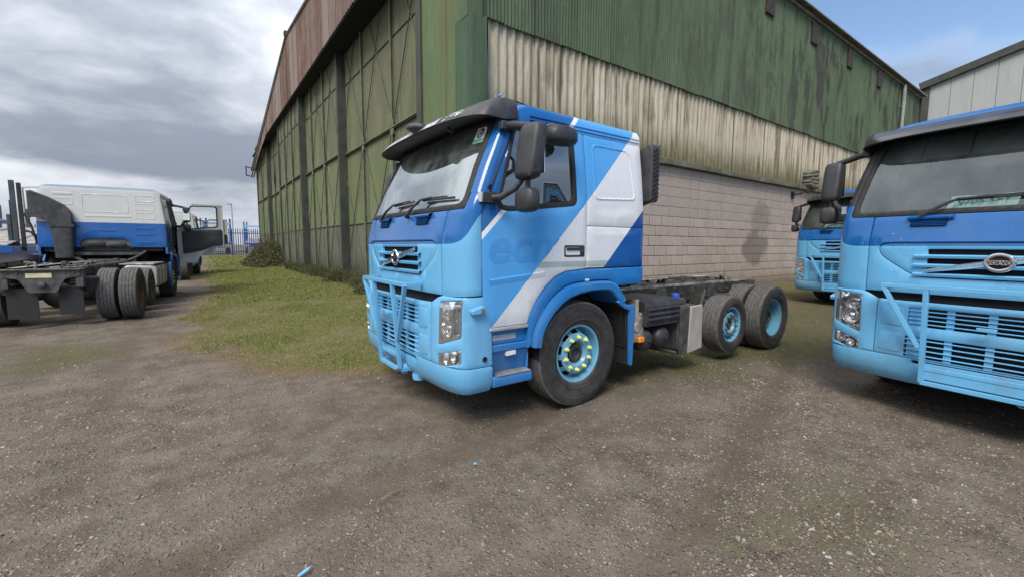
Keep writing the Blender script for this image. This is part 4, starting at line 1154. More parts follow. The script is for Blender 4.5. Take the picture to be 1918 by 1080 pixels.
# ------------------------------------------------------------------ place the lorries
YC = 3.1317 + 1.25
lorry = empty('tractor_lorry', (3.1396, YC, 0), 0, 'blue lorry with a white diagonal stripe on its door beside the hangar', 'lorry')
build_cab(lorry); build_chassis(lorry)
lorry3 = copy_tree(lorry, None, ('bull_bar', 'sun_visor', 'front_mirror', 'marker_lamp'))
lorry3.location = (6.85, .41, 0); lorry3.rotation_euler = (0, 0, R(-6.5))
build_visor(lorry3, 'glaze'); build_bar(lorry3, 'wide', 'light')
tag(lorry3, 'largest blue lorry cab, dark visor and wide bull bar, cropped by the frame edge', 'lorry')
lorry4 = copy_tree(lorry3)
lorry4.location = (14.42, 3.74, .15); lorry4.rotation_euler = (0, 0, R(-9))
tag(lorry4, 'blue lorry farthest back against the concrete block wall, half hidden behind the larger cab', 'lorry')
def remat(root, nm, mt):
    for ch in root.children_recursive:
        if ch.name.split('.')[0] == nm: ch.material_slots[0].link = 'OBJECT'; ch.material_slots[0].material = M[mt]


bpy.context.view_layer.update()
for r_ in (lorry3, lorry4): remat(r_, 'windscreen', 'screen_dark'); remat(r_, 'windscreen_pillar', 'plastic')
white1 = empty('tractor_lorry', (-1.74, 16.25, .15), R(-95.3), 'white and blue lorry seen from behind, with black intake and open door', 'lorry')
build_cab(white1, rear=True, door_open=True, visor='glaze', bar=None); build_chassis(white1, True)
remat(white1, 'rim', 'rust'); white2 = copy_tree(white1)
white2.location = (-1.05, 26.75, .2); white2.rotation_euler = (0, 0, R(-95.0))
tag(white2, 'white lorry parked ahead of the first white one, only its wheels and open door showing', 'lorry')
for o_ in (lorry, lorry3, lorry4, white1, white2): o_['group'] = 'lorries parked around the yard'

def paper(root, y0, y1, words):
    o = empty('paper_note', (0, 0, 0)); o.matrix_world = root.matrix_world
    m_ = MB(); m_.grid([[(-1.262 + .13 * t, y0 + (y1 - y0) * u, 1.988 + .115 * t + .004 * math.sin(9 * u)) for u in np.linspace(0, 1, 9)] for t in np.linspace(0, 1, 4)])
    p_ = m_.build('sheet', 'paper', o)
    vs, fs = text_geo(words, .10, .0); xs_ = [v[0] for v in vs]; k = abs(y1 - y0) * .8 / (max(xs_) - min(xs_))
    t_ = MB(); t_.addf([(-1.270 + .13 * (v[1] * 1.1 + .02) / .12, max(y0, y1) - abs(y1 - y0) * .1 - (v[0] - min(xs_)) * k, 1.996 + .115 * (v[1] * 1.1 + .02) / .12) for v in vs], fs)
    t_.build('writing', 'ink', p_); return o
bpy.context.view_layer.update()
tag(paper(lorry3, .42, -.02, 'N705 SFY'), 'pale green paper with handwriting on the dash of the large cropped lorry', 'paper', 'paper notes on dashboards')
tag(paper(lorry4, .62, -.10, 'N70'), 'pale green paper on the dash of the farthest blue lorry', 'paper', 'paper notes on dashboards')

# ------------------------------------------------------------------ setting: ground
def axis(lo, hi, c0, c1, fine, grow=1.16):
    a = list(np.arange(c0, c1 + fine, fine)); s = fine; x = a[-1]
    while x < hi: s *= grow; x += s; a.append(x)
    s = fine; x = a[0]; b = []
    while x > lo: s *= grow; x -= s; b.append(x)
    return np.array(b[::-1] + a)


def fbm(x, y, sc, seed=0, octv=4):
    """value noise, cheap and smooth"""
    r = np.random.default_rng(seed); tab = r.random((256, 256)); o = np.zeros_like(x); amp = .5; tot = 0
    for k in range(octv):
        u = x * sc + 17.3 * k; v = y * sc + 9.1 * k; i = np.floor(u).astype(int); j = np.floor(v).astype(int); fu = u - i; fv = v - j
        fu = fu * fu * (3 - 2 * fu); fv = fv * fv * (3 - 2 * fv); g_ = lambda a, b: tab[a % 256, b % 256]
        o += amp * ((g_(i, j) * (1 - fu) + g_(i + 1, j) * fu) * (1 - fv) + (g_(i, j + 1) * (1 - fu) + g_(i + 1, j + 1) * fu) * fv); tot += amp; amp *= .5; sc *= 2
    return o / tot


GE_Y = np.array([4.9, 5.2, 5.5, 6.0, 6.6, 8.0, 10.35, 12.6, 20, 39, 60]); GE_X = np.array([3.6, 1.9, 1.15, .75, .40, .02, -.30, -.22, .05, .55, .9])


def grass_mask(x, y):
    e = np.interp(y, GE_Y, GE_X) + (fbm(x, y, .8, 3) - .5) * 1.5
    mk = sstep((x - e + .35 + (fbm(x, y, 2.6, 13) - .5) * 1.0) / 1.5) * sstep((y - 4.75 + (fbm(x, y, 2.2, 14) - .5) * 1.2) / 1.1)
    mk = mk * (1 - sstep((x - 4.9) / .3) * (y > 7.2))
    blk = sstep((x - 8.3) / 1.0) * sstep((y - 4.2 + .25 * (x - 12)) / 1.2) * (x < 12.8) * .75   # between the block wall and the lorry tails
    return np.clip(np.maximum(mk, blk), 0, 1)


def moss_mask(x, y):
    a = np.exp(-(((x - 7.0) / 4.2) ** 2 + ((y - 4.2) / 1.9) ** 2)) * .95 + np.exp(-(((x - 11) / 4) ** 2 + ((y - 5) / 3) ** 2)) * .8
    b = np.exp(-(((x - 2.9) / 1.6) ** 2 + ((y - .9) / .7) ** 2)) * .55
    c = np.exp(-(((x + 2.0) / 1.6) ** 2 + ((y - 8.6) / 1.6) ** 2)) * .6
    return np.clip((a + b + c) * (.35 + 1.3 * fbm(x, y, 1.3, 8)), 0, 1)


def loose_mask(x, y):
    a = np.exp(-(((x - 3.6) / 2.2) ** 2 + ((y - 1.2) / 1.3) ** 2)); b = np.exp(-(((x - 5.6) / 1.6) ** 2 + ((y - 2.3) / 1.0) ** 2)) * .9
    c = np.exp(-(((x + .9) / 1.6) ** 2 + ((y - 5.5) / 2.8) ** 2)) * .75
    return np.clip((a + b + c) * (.55 + .9 * fbm(x, y, 1.7, 5)) * .8, 0, 1)


gx = axis(-2600, 2600, -4.5, 13.5, .09); gy = axis(-900, 3200, .3, 13, .09)
X, Y = np.meshgrid(gx, gy, indexing='ij'); 
near = np.exp(-((np.hypot(X, Y) / 16) ** 2))
Z = terrain(X, Y) + near * ((fbm(X, Y, .8, 1) - .5) * .05 + (fbm(X, Y, 5, 2, 4) - .5) * .020)
# wheel ruts curving across the yard
def rut_mask(x, y):
    r = np.zeros_like(x)
    for off in (0, 1.75):
        yy_ = 2.9 - off + .16 * (x - 1) + .018 * (x - 1) ** 2; r += np.exp(-((y - yy_) / .16) ** 2) * sstep((x + 3) / 2)
        xx_ = -.85 - off * .9 - .02 * (y - 8); r += np.exp(-((x - xx_) / .18) ** 2) * sstep((y - 3) / 3) * .8
    return r


rut = rut_mask(X, Y)
Z -= near * rut * .032
nx, ny = len(gx), len(gy)
co = np.stack([X, Y, Z], -1).reshape(-1, 3)
idx = np.arange(nx * ny).reshape(nx, ny); quads = np.stack([idx[:-1, :-1], idx[1:, :-1], idx[1:, 1:], idx[:-1, 1:]], -1).reshape(-1, 4)


def fast_mesh(name, co, faces, k):
    me = bpy.data.meshes.new(name); me.vertices.add(len(co)); me.vertices.foreach_set('co', np.asarray(co, np.float32).ravel())
    nf = len(faces); me.loops.add(nf * k); me.loops.foreach_set('vertex_index', np.asarray(faces, np.int32).ravel())
    me.polygons.add(nf); me.polygons.foreach_set('loop_start', np.arange(0, nf * k, k, dtype=np.int32)); me.update(calc_edges=True); return me


def attr(me, nm, v): a = me.attributes.new(nm, 'FLOAT', 'POINT'); a.data.foreach_set('value', np.asarray(v, np.float32).ravel())


me = fast_mesh('ground', co, quads, 4); me.polygons.foreach_set('use_smooth', [True] * len(quads))
attr(me, 'grass', grass_mask(X, Y)); attr(me, 'moss', moss_mask(X, Y)); attr(me, 'loose', loose_mask(X, Y)); attr(me, 'rut', np.clip(rut, 0, 1))
ground = bpy.data.objects.new('ground', me); COL.objects.link(ground); ground['kind'] = 'structure'
mt, h, p, o = new_mat('yard_ground'); v = h.pos()
A = lambda nm: h.n('ShaderNodeAttribute', attribute_name=nm).outputs['Fac']
ga, ma, la, ra = A('grass'), A('moss'), A('loose'), A('rut')
big = h.noise(v, .55, 6, .62); midn = h.noise(v, 3.2, 7, .65); fin = h.noise(v, 34, 6, .7)
strk = h.noise(h.scale(v, (.5, 2.6, 1)), 1.3, 5, .6)
dirt_ = h.mix(h.smooth(midn, .3, .72), (.092, .073, .054), (.190, .162, .130))
dirt_ = h.mix(h.smooth(strk, .42, .68, 0, .55), dirt_, (.115, .086, .061))
dirt_ = h.mix(h.smooth(big, .45, .68, 0, .6), dirt_, (.212, .178, .142))
dirt_ = h.mix(h.mul(ra, .55), dirt_, (.105, .080, .058))
v1 = h.n('ShaderNodeTexVoronoi', feature='F1'); h.set(v1.inputs['Vector'], v); v1.inputs['Scale'].default_value = 62
v2 = h.n('ShaderNodeTexVoronoi', feature='F1'); h.set(v2.inputs['Vector'], v); v2.inputs['Scale'].default_value = 27
def pebble(vn, lo, hi):
    r_, g_, b_ = (h.n('ShaderNodeSeparateColor'),) * 3; h.set(r_.inputs[0], vn.outputs['Color']); rr = r_.outputs[0]
    c1 = h.mix(rr, (.075, .065, .055), (.35, .318, .28)); c1 = h.mix(h.smooth(r_.outputs[1], .66, .74, 0, .6), c1, (.26, .18, .14))
    return c1, h.mul(h.smooth(vn.outputs['Distance'], lo, hi, 1, 0), h.gt(r_.outputs[2], .40))
c1, m1 = pebble(v1, .28, .46); c2, m2 = pebble(v2, .22, .40)
grit = h.mix(h.mul(h.mul(m1, h.smooth(ra, .1, .8, 1, .4)), h.smooth(midn, .22, .62, .35, .95)), dirt_, c1)
grit = h.mix(h.mul(m2, h.add(h.mul(la, .85), .20)), grit, c2)
grit = h.mix(h.mul(h.smooth(fin, .38, .72), .30), grit, (.055, .046, .036))
mossc = h.mix(h.smooth(fin, .3, .7), (.045, .052, .016), (.125, .115, .045))
mf = h.mul(h.smooth(h.add(h.mul(ma, .75), h.mul(midn, .5)), .48, .80), .72)
col = h.mix(mf, grit, mossc)
soil = h.mix(h.smooth(fin, .3, .7), (.075, .078, .030), (.19, .165, .08)); soil = h.mix(h.smooth(midn, .48, .68, 0, .8), soil, (.19, .145, .085))
gf = h.smooth(h.add(ga, h.mul(h.sub(midn, .5), .9)), .25, .65)
col = h.mix(gf, col, soil)
fringe = h.mul(h.smooth(ga, .03, .35), h.smooth(ga, .45, .9, 1, 0))
col = h.mix(h.mul(fringe, .55), col, (.15, .10, .058))
h.set(p.inputs['Base Color'], col); p.inputs['Roughness'].default_value = .95; p.inputs['Specular IOR Level'].default_value = .2
hh = h.add(h.add(h.mul(m1, .5), h.mul(m2, h.add(h.mul(la, .9), .25))), h.add(h.mul(fin, .7), h.mul(midn, .5)))
bump(h, p, hh, .95, .018)
me.materials.append(mt)

# ------------------------------------------------------------------ the hangar
HX, HY, HB = 4.33, 7.446, .27             # front corner and base level
HZ_EAVE, HZ_GREEN, HZ_BLOCK = 10.2, 5.96, 3.864
HLEN = 30.1; HFAR = 41.6


def wall_mat(name, cols, streak, moss=None, rough=.85, ls=1.0, rv=.12, mottle=None, upper=None):
    mt, h, p, o = new_mat(name); v = h.pos(); x, y, z = h.sep(v)
    u = h.comb(h.add(x, y), h.sub(x, y), h.mul(z, .09)); s1 = h.noise(u, 2.6 * ls, 7, .62); s2 = h.noise(h.scale(u, (1, 1, 2.2), (7, 3, 1)), 9 * ls, 5, .65)
    bl = h.noise(v, .75, 6, .6); fine = h.noise(v, 22, 5, .7)
    c = h.mix(h.smooth(bl, .3, .7), cols[0], cols[1]); c = h.mix(h.mul(h.smooth(s2, .4, .72), .6), c, cols[2])
    sm = h.mul(h.smooth(h.add(h.mul(s1, .75), h.mul(bl, .3)), .50, .66), streak[3] if len(streak) > 3 else .75)
    c = h.mix(sm, c, streak[:3])
    rnd = h.rand(); c = h.mix(h.mul(h.smooth(rnd, .40, 1), rv), c, cols[2])
    c = h.mix(h.mul(h.smooth(fine, .45, .75), .25), c, tuple(q * .45 for q in cols[0]))
    if mottle:
        mo = h.noise(h.scale(v, (1.5, 1.5, .55), (4, 4, 2)), 1.1, 8, .68); mfac = h.mul(h.smooth(mo, .50, .60), h.smooth(x, mottle[3], mottle[4], .25, .85)); c = h.mix(mfac, c, mottle[:3])
    if upper:
        uo = h.noise(h.scale(v, (1, 1, .5), (1, 7, 3)), 1.0, 7, .65); c = h.mix(h.mul(h.smooth(h.add(z, h.mul(uo, 3.0)), 5.6, 7.2), h.smooth(uo, .36, .62, .15, .75)), c, upper); c = h.mix(h.mul(h.smooth(s2, .56, .70), h.smooth(uo, .48, .62, 0, .7)), c, (.17, .10, .055))
    if moss:
        zz_ = h.add(h.sub(z, moss[0]), h.mul(h.sub(s2, .5), moss[2] * 1.6)); c = h.mix(h.mul(h.smooth(zz_, 0, moss[1], 1, 0), .85), c, moss[3])
    h.set(p.inputs['Base Color'], c); p.inputs['Roughness'].default_value = rough; p.inputs['Specular IOR Level'].default_value = .25
    bump(h, p, h.add(fine, h.mul(s2, .5)), .25, .006); return mt


M['green_side'] = wall_mat('green_cladding', ((.085, .126, .074), (.118, .166, .098), (.068, .092, .062)), (.055, .058, .048, .7), mottle=(.046, .044, .042, 9.0, 22.0))
M['cream'] = wall_mat('cream_cladding', ((.44, .395, .30), (.55, .50, .395), (.30, .26, .18)), (.105, .082, .042, .88), (HZ_BLOCK + .1, 1.05, .9, (.085, .078, .028)), ls=1.3)
M['door_green'] = wall_mat('green_door_sheet', ((.128, .158, .072), (.178, .205, .103), (.125, .122, .088)), (.095, .092, .070, .8), upper=(.125, .118, .085))
M['door_low'] = wall_mat('weathered_door_foot', ((.12, .135, .095), (.16, .165, .13), (.10, .098, .08)), (.075, .068, .052, .8), (.35, 1.1, 1.0, (.035, .032, .022)))
M['green_flat'] = wall_mat('green_flat_sheet', ((.105, .155, .075), (.135, .185, .09), (.09, .12, .065)), (.12, .105, .04, .55))
M['flash'] = wall_mat('green_flashing', ((.055, .10, .06), (.085, .14, .085), (.05, .075, .05)), (.05, .06, .045, .6))
M['rust_sheet'] = wall_mat('rusty_gable_sheet', ((.13, .070, .052), (.18, .11, .085), (.27, .235, .21)), (.085, .045, .034, .8), rv=.75)
M['post'] = simple('dark_steel_post', (.045, .052, .042), .75, .1, .3, 2, (.09, .07, .045), .5, space='pos')
M['rail_green'] = simple('weathered_green_steel', (.105, .125, .075), .8, 0, .3, 4, (.12, .08, .05), .6, space='pos')
M['brace'] = simple('dark_brace_steel', (.055, .062, .042), .8, 0, .3, 4, (.11, .07, .04), .6, space='pos')
M['ledge'] = simple('mossy_concrete_ledge', (.15, .145, .115), .9, 0, .3, 3, (.075, .07, .028), .8, .3, 40, space='pos')
M['roofsheet'] = wall_mat('grey_roof_sheet', ((.20, .21, .19), (.28, .28, .26), (.12, .13, .11)), (.08, .09, .06, .6))
M['mortar'] = simple('mortar', (.15, .122, .104), .95, 0, .2, 5, space='pos')
M['vent_flap'] = simple('dark_brown_flap', (.045, .034, .030), .85, 0, .3, 6, space='pos')
M['pipe'] = simple('grey_green_pipe', (.24, .28, .26), .6, 0, .2, 3, space='pos')


def block_mat():
    mt, h, p, o = new_mat('concrete_block'); v = h.pos(); x, y, z = h.sep(v)
    rnd = h.rand(); bl = h.noise(v, .8, 6, .6); fine = h.noise(v, 26, 6, .7)
    c = h.mix(rnd, (.405, .335, .288), (.475, .395, .342)); c = h.mix(h.mul(h.gt(z, HB + 8 * (HZ_BLOCK - .02 - HB) / 13), .55), c, (.34, .287, .255)); c = h.mix(h.smooth(bl, .38, .7, 0, .5), c, (.38, .31, .265))
    # soot stains beside the far end, green-brown foot
    q = h.math('ADD', h.math('POWER', h.math('DIVIDE', h.sub(x, 15.9), .95), 2.0), h.math('POWER', h.math('DIVIDE', h.sub(z, 1.62), .62), 2.0))
    q2 = h.math('ADD', h.math('POWER', h.math('DIVIDE', h.sub(x, 16.2), .65), 2.0), h.math('POWER', h.math('DIVIDE', h.sub(z, 2.6), .7), 2.0))
    ns = h.mul(h.sub(h.noise(v, 1.8, 6, .6), .5), 2.2)
    st = h.math('MAXIMUM', h.smooth(h.add(q, h.mul(ns, 1.6)), .45, 1.2, .52, 0), h.smooth(h.add(q2, h.mul(ns, 1.6)), .4, 1.2, .36, 0)); c = h.mix(st, c, (.075, .064, .058))
    c = h.mix(h.smooth(h.add(z, h.mul(ns, .25)), .35, 1.15, .5, 0), c, (.33, .23, .13)); c = h.mix(h.smooth(h.add(z, h.mul(ns, .2)), .25, .75, .6, 0), c, (.085, .085, .045))
    c = h.mix(h.mul(h.smooth(fine, .42, .72), .28), c, (.17, .15, .135))
    drip = h.noise(h.comb(h.mul(x, 4.5), 0.0, h.mul(z, .25)), 1.0, 5, .6); c = h.mix(h.mul(h.smooth(drip, .52, .72), h.smooth(z, 1.8, 3.9, .1, .42)), c, (.17, .15, .125))
    h.set(p.inputs['Base Color'], c); p.inputs['Roughness'].default_value = .95; p.inputs['Specular IOR Level'].default_value = .2; bump(h, p, fine, .5, .008); return mt


M['block'] = block_mat()
hangar = empty('hangar', (HX, HY, HB), 0, 'large green corrugated hangar with cream band, block wall and sliding doors', 'hangar')
HINV = Vector((-HX, -HY, -HB))


def hpart(name, mb, mats, parent=None, **kw):
    """build in world coordinates, store relative to the hangar root"""
    o = mb.build(name, mats, None, **kw); o.data.transform(Matrix.Translation(HINV)); o.parent = parent or hangar; return o


# structural core behind all cladding
core = MB(); core.box(HX + .72, HX + HLEN - .3, HY + .22, HFAR - .2, HB - .6, 9.0); hpart('inner_wall', core, 'black')
# side wall: green sheets above, cream asbestos sheets below, block wall at the foot


def corr(x0, x1, pitch, amp, z0, z1, y0, npp=6, flat=.0, nz=2):
    """vertical corrugated sheet in the wall plane"""
    n = max(2, int(round((x1 - x0) / pitch * npp))); m_ = MB(); P = []
    for z_ in np.linspace(z0, z1, nz):
        P.append([(x_, y0 - amp * .5 * (1 + math.copysign(abs(math.cos(2 * math.pi * (x_ - x0) / pitch)) ** (1 - flat), math.cos(2 * math.pi * (x_ - x0) / pitch))), z_) for x_ in np.linspace(x0, x1, n + 1)])
    return m_.grid(P)


sw = .085 * 9
n_g = int(HLEN / sw)
for i in range(n_g):
    if i == 0: g0 = corr(0, sw + .02, .085, .030, HZ_GREEN, HZ_EAVE - .05, 0, 6).build('cladding_sheet', 'green_side', hangar, smooth=180); o = g0
    else: o = g0.copy(); COL.objects.link(o); o.parent = hangar
    o.location = (.05 + i * sw, random.uniform(-.004, .004), random.uniform(-.015, .015) - HB)
cw = .205 * 5
for i in range(int((HLEN - .45) / cw) + 1):
    if i == 0: c0 = corr(0, cw + .03, .205, .058, HZ_BLOCK + .08, HZ_GREEN + .12, 0, 10, .25).build('cladding_sheet', 'cream', hangar, smooth=60); o = c0
    else: o = c0.copy(); COL.objects.link(o); o.parent = hangar
    o.location = (.50 + i * cw, .09 + random.uniform(-.006, .006), random.uniform(-.02, .01) - HB); o.rotation_euler = (random.uniform(-.002, .002), random.uniform(-.002, .002), random.uniform(-.003, .003))
lg = MB(); rg = random.Random(2)
x_ = HX + .45
while x_ < HX + HLEN - .5:
    x2 = min(x_ + rg.uniform(2.2, 3.4), HX + HLEN - .4); dz_ = rg.uniform(-.012, .012)
    hpart('ledge_beam', MB().box(x_, x2 - .012, HY - .10, HY + .14, HZ_BLOCK - .02 + dz_, HZ_BLOCK + .125 + dz_), 'ledge', bevel=.012); x_ = x2
# concrete blocks: thirteen courses, those in view one by one
BW, BH = .533, (HZ_BLOCK - .02 - HB) / 13
bx0, bx1 = 9.75, 20.6
blk_me = {}
mass = MB()
for r_ in range(13):
    off = BW * .5 * (r_ % 2); k0 = int((HX + .4 - bx0) / BW) - 1
    for k in range(k0, int((HX + HLEN - bx0) / BW)):
        xa = bx0 + k * BW + off; top = r_ >= 8; gap = .0015 if top else .028; gz = .006 if top else .018
        if xa < HX + .42 or xa + BW > HX + HLEN - .4: continue
        z0 = HB + r_ * BH; dpt = rg.uniform(-.004, .004)
        if bx0 - .3 < xa < bx1:
            key = top
            if key not in blk_me:
                b_ = MB().box(gap / 2, BW - gap / 2, 0, .12, gz / 2, BH - gz / 2).build('block', 'block', hangar, bevel=.006, seg=1); blk_me[key] = b_
            else: b_ = blk_me[key].copy(); COL.objects.link(b_); b_.parent = hangar
            b_.location = (xa - HX, .06 + dpt, z0 - HB); b_.rotation_euler = (rg.uniform(-.004, .004), 0, rg.uniform(-.004, .004))
        else: mass.box(xa + gap / 2, xa + BW - gap / 2, HY + .06 + dpt, HY + .18, z0 + gz / 2, z0 + BH - gz / 2)
tag(hpart('block_wall', mass, 'block'), kind='stuff')
hpart('mortar_bed', MB().box(HX + .4, HX + HLEN - .35, HY + .071, HY + .2, HB - .5, HZ_BLOCK - .03), 'mortar')
# eaves, roof edge, flaps, downpipe
ev = MB(); ev.box(HX - .1, HX + HLEN + .1, HY - .10, HY + .02, HZ_EAVE - .10, HZ_EAVE + .02)
hpart('eaves_gutter', ev, 'ledge', bevel=.02)
RID_Y, RID_Z, FE_Z = 24.4, 11.62, 7.6
n_ = int((HLEN + .3) / .15) * 4
def roofp(y0, z0, y1, z1):
    m_ = MB(); xs = np.linspace(HX - .25, HX + HLEN + .15, n_); 
    m_.grid([[(x_, y_, z_ + .028 * math.cos(2 * math.pi * x_ / .15) + dz_) for x_ in xs] for (y_, z_, dz_) in ((y0, z0, 0), (y0, z0 + .005, .035), (y1, z1, .035))]); return m_
hpart('roof', roofp(HY - .28, HZ_EAVE + .02, RID_Y, RID_Z), 'roofsheet', smooth=60); hpart('roof', roofp(HFAR + .4, FE_Z, RID_Y, RID_Z), 'roofsheet', smooth=60)
for xv in (15.8, 19.4, 23.1, 27.0): hpart('vent_flap', MB().box(xv - .28, xv + .28, HY - .09, HY - .03, HZ_EAVE - .95, HZ_EAVE - .22), 'vent_flap', bevel=.01)
dp = MB(); dp.tube([(30.7, HY - .13, HZ_EAVE - .1), (30.7, HY - .15, HZ_EAVE - .4), (30.7, HY - .13, 5.0), (30.7, HY - .13, 1.0)], .085, 12)
for z_ in (9, 7, 5): dp.box(30.6, 30.8, HY - .06, HY - .02, z_, z_ + .05)
hpart('downpipe', dp, 'pipe')
hpart('end_trim', MB().box(HX + HLEN - .06, HX + HLEN + .06, HY - .07, HY + .2, HB, HZ_EAVE), 'vent_flap')
# ---- front: corner pillar, door leaves, gable
PZ = 8.85
hpart('corner_sheet', MB().box(HX, HX + .02, HY + .05, 9.40, HB - .4, PZ), 'green_flat')
hpart('seam_strip', MB().box(HX - .012, HX, 8.28, 8.36, HB - .4, PZ), 'green_flat', bevel=.004)
def flash():
    m_ = MB(); P = []
    for z_ in np.linspace(HB - .3, 5.9, 24):
        k = min(1, max(0, (z_ - 3.2) / 2.6)); curl = .10 * math.sin(k * math.pi * .5) ** 3 + .02 * math.sin(z_ * 3.1)
        P.append([(HX - .016, HY + .42, z_), (HX - .03 - .02 * math.sin(z_ * 2), HY + .12, z_), (HX - .02, HY - .02 - .03 * k, z_), (HX + .09, HY - .10 - .03 * k, z_), (HX + .26, HY - .085, z_), (HX + .40 - .08 * k, HY - .07 - curl, z_), (HX + .46 - .12 * k, HY - .02 - curl * 1.7, z_)])
    m_.grid(P); return m_
hpart('corner_flashing', flash(), 'flash', smooth=70)
hpart('corner_flashing', MB().grid([[(HX - .02, HY + .3, z_), (HX - .025, HY - .06, z_), (HX + .3, HY - .075, z_)] for z_ in (5.86, 7.5, 8.8, 10.1)]), 'green_side')
leaves = [(9.95, 18.05, 4.93, 3), (17.5, 24.3, 4.70, 3), (23.5, 29.9, 4.47, 3), (29.6, 35.6, 4.70, 3), (35.4, HFAR - .05, 4.52, 2)]
hpart('door_post_and_gap', MB().box(HX - .06, HX + .42, 9.40, 9.64, HB - .4, 9.2), 'post', bevel=.01); hpart('door_post_and_gap', MB().box(HX + .1, HX + .6, 9.64, 9.97, HB - .4, 9.2), 'black')  # second box is a black strip painting the dark of the gap
ZM, ZG, ZT = 5.03, 2.42, 10.05
for li, (ya, yb, xp, nb) in enumerate(leaves):
    zt = 9.3 if li < 4 else 8.6; zb = HB - .35
    def vcorr(y0, y1, z0, z1, xq, pitch, amp, jag=0):
        n = max(3, int((y1 - y0) / pitch) * 4); m_ = MB(); ys = np.linspace(y0, y1, n)
        prof = lambda y_: amp if (((y_ - y0) / pitch) % 1) < .62 else 0
        m_.grid([[(xq - prof(y_ + 1e-4), y_, z_) for y_ in ys] for z_ in (z0, z1)]); return m_
    D_ = hpart('door_leaf', vcorr(ya, yb, ZG, zt, xp, .165, .022), 'door_green', smooth=20)
    pw = (yb - ya) / (nb * 2)
    for k in range(nb * 2):
        o_ = hpart('lower_panel', MB().box(xp - .012 - .004 * (k % 2), xp + .03, ya + k * pw + .012, ya + (k + 1) * pw - .012, zb, ZG - .015 - rg.uniform(0, .03)), 'door_low', D_, bevel=.004)
    def member(nm, a, b, r_, mt): return hpart(nm, MB().bar(a, b, r_), mt, D_)
    hpart('rail', MB().box(xp - .085, xp - .02, ya, yb, ZM - .045, ZM + .045).box(xp - .115, xp - .085, ya, yb, ZM - .02, ZM + .02), 'rail_green', D_, bevel=.006); hpart('rail', MB().box(xp - .05, xp - .02, ya, yb, ZG - .03, ZG + .02), 'rail_green', D_, bevel=.004)
    hpart('rail', MB().box(xp - .045, xp - .02, ya, yb, 7.53, 7.565), 'brace', D_)
    bw = (yb - ya) / nb
    for k in range(nb + 1):
        y_ = ya + k * bw
        if 0 < k < nb: hpart('rib', MB().box(xp - .095, xp - .018, y_ - .03, y_ + .03, zb, zt).box(xp - .105, xp - .095, y_ - .055, y_ + .055, zb, zt), 'rail_green', D_)
    hpart('leaf_edge', MB().box(xp - .10, xp + .30, ya - .02, ya + .16, zb, zt), 'post', D_, bevel=.008); hpart('leaf_edge', MB().box(xp - .10, xp + .05, yb - .12, yb, zb, zt), 'post', D_, bevel=.008)
    for k in range(nb):
        y0, y1 = ya + k * bw + .08, ya + (k + 1) * bw - .08
        for z0, z1 in ((zb + .2, ZM - .08), (ZM + .1, ZT)):
            for s_ in (0, 1):
                a, b = (y0, y1) if s_ == 0 else (y1, y0); t_ = min(1, (zt - z0) / (z1 - z0)); member('brace', (xp - .048 - .024 * s_, a, z0), (xp - .048 - .024 * s_, a + (b - a) * t_, z0 + (z1 - z0) * t_), .011, 'brace' if s_ else 'rail_green')
        hpart('gusset', MB().box(xp - .10, xp - .088, y1 - .05, y1 + .21, ZM - .20, ZM + .22), 'rail_green', D_) if k < nb - 1 else None
# door head beam and gable cladding
hpart('door_head_beam', MB().box(HX + .08, HX + 1.0, HY + .2, HFAR, 9.0, 9.35), 'black')
hpart('door_track', MB().box(HX - .02, HX + .75, HY + 2.1, HFAR - .1, 8.80, 8.90), 'post')
def verge(y): return float(np.interp(y, [HY - .3, RID_Y, 40.0, 42.2], [10.18, RID_Z, 7.72, 7.1]))
def low_edge(y): return float(np.interp(y, [0, 33, 41.9], [8.72, 8.70, 7.30]))
FX = 4.17
y_ = HY - .12; gi = 0
while y_ < HFAR + .2:
    y2 = min(y_ + .92, HFAR + .25); m_ = MB(); rows = [[], []]
    for yy in np.linspace(y_, y2 + .02, 25):
        xo = FX - .022 * (1 if ((yy - y_) / .23) % 1 < .35 else 0) - .003 * (gi % 2)
        rows[0].append((xo, yy, low_edge(yy) - rg.uniform(0, .004))); rows[1].append((xo, yy, max(verge(yy) - .03, low_edge(yy) + .02)))
    m_.grid(rows); hpart('gable_sheet', m_, 'rust_sheet', smooth=25); y_ = y2; gi += 1
    if y2 >= HFAR + .2: break
vg = MB(); pts = [(FX, y, verge(y) + .03) for y in (HY - .3, 14, 19, RID_Y, 30, 36, 40, 42.2)]
for off, dz_ in ((0, 0), (.16, .01)): vg.tube([(a - .03 + off, b, c + dz_) for a, b, c in pts], .055, 6)
hpart('verge_capping', vg, 'roofsheet'); hpart('verge_capping', MB().box(FX + .02, HX + .6, HY + 1.9, HFAR, 8.66, 8.72), 'black')
hpart('finial', MB().box(FX - .12, FX + .05, RID_Y - .12, RID_Y + .12, RID_Z + .02, RID_Z + .24), 'vent_flap', bevel=.02)
hpart('gutter_bracket', MB().bar((FX, 42.2, 7.2), (FX - .40, 42.3, 7.25), .04).bar((FX - .38, 42.3, 7.25), (FX - .38, 42.3, 8.0), .04).bar((FX - .38, 42.3, 7.95), (FX, 42.2, 7.85), .04), 'vent_flap')
hpart('warning_plate', MB().box(4.44, 4.455, 33.2, 33.55, 5.9, 6.5), 'rust')
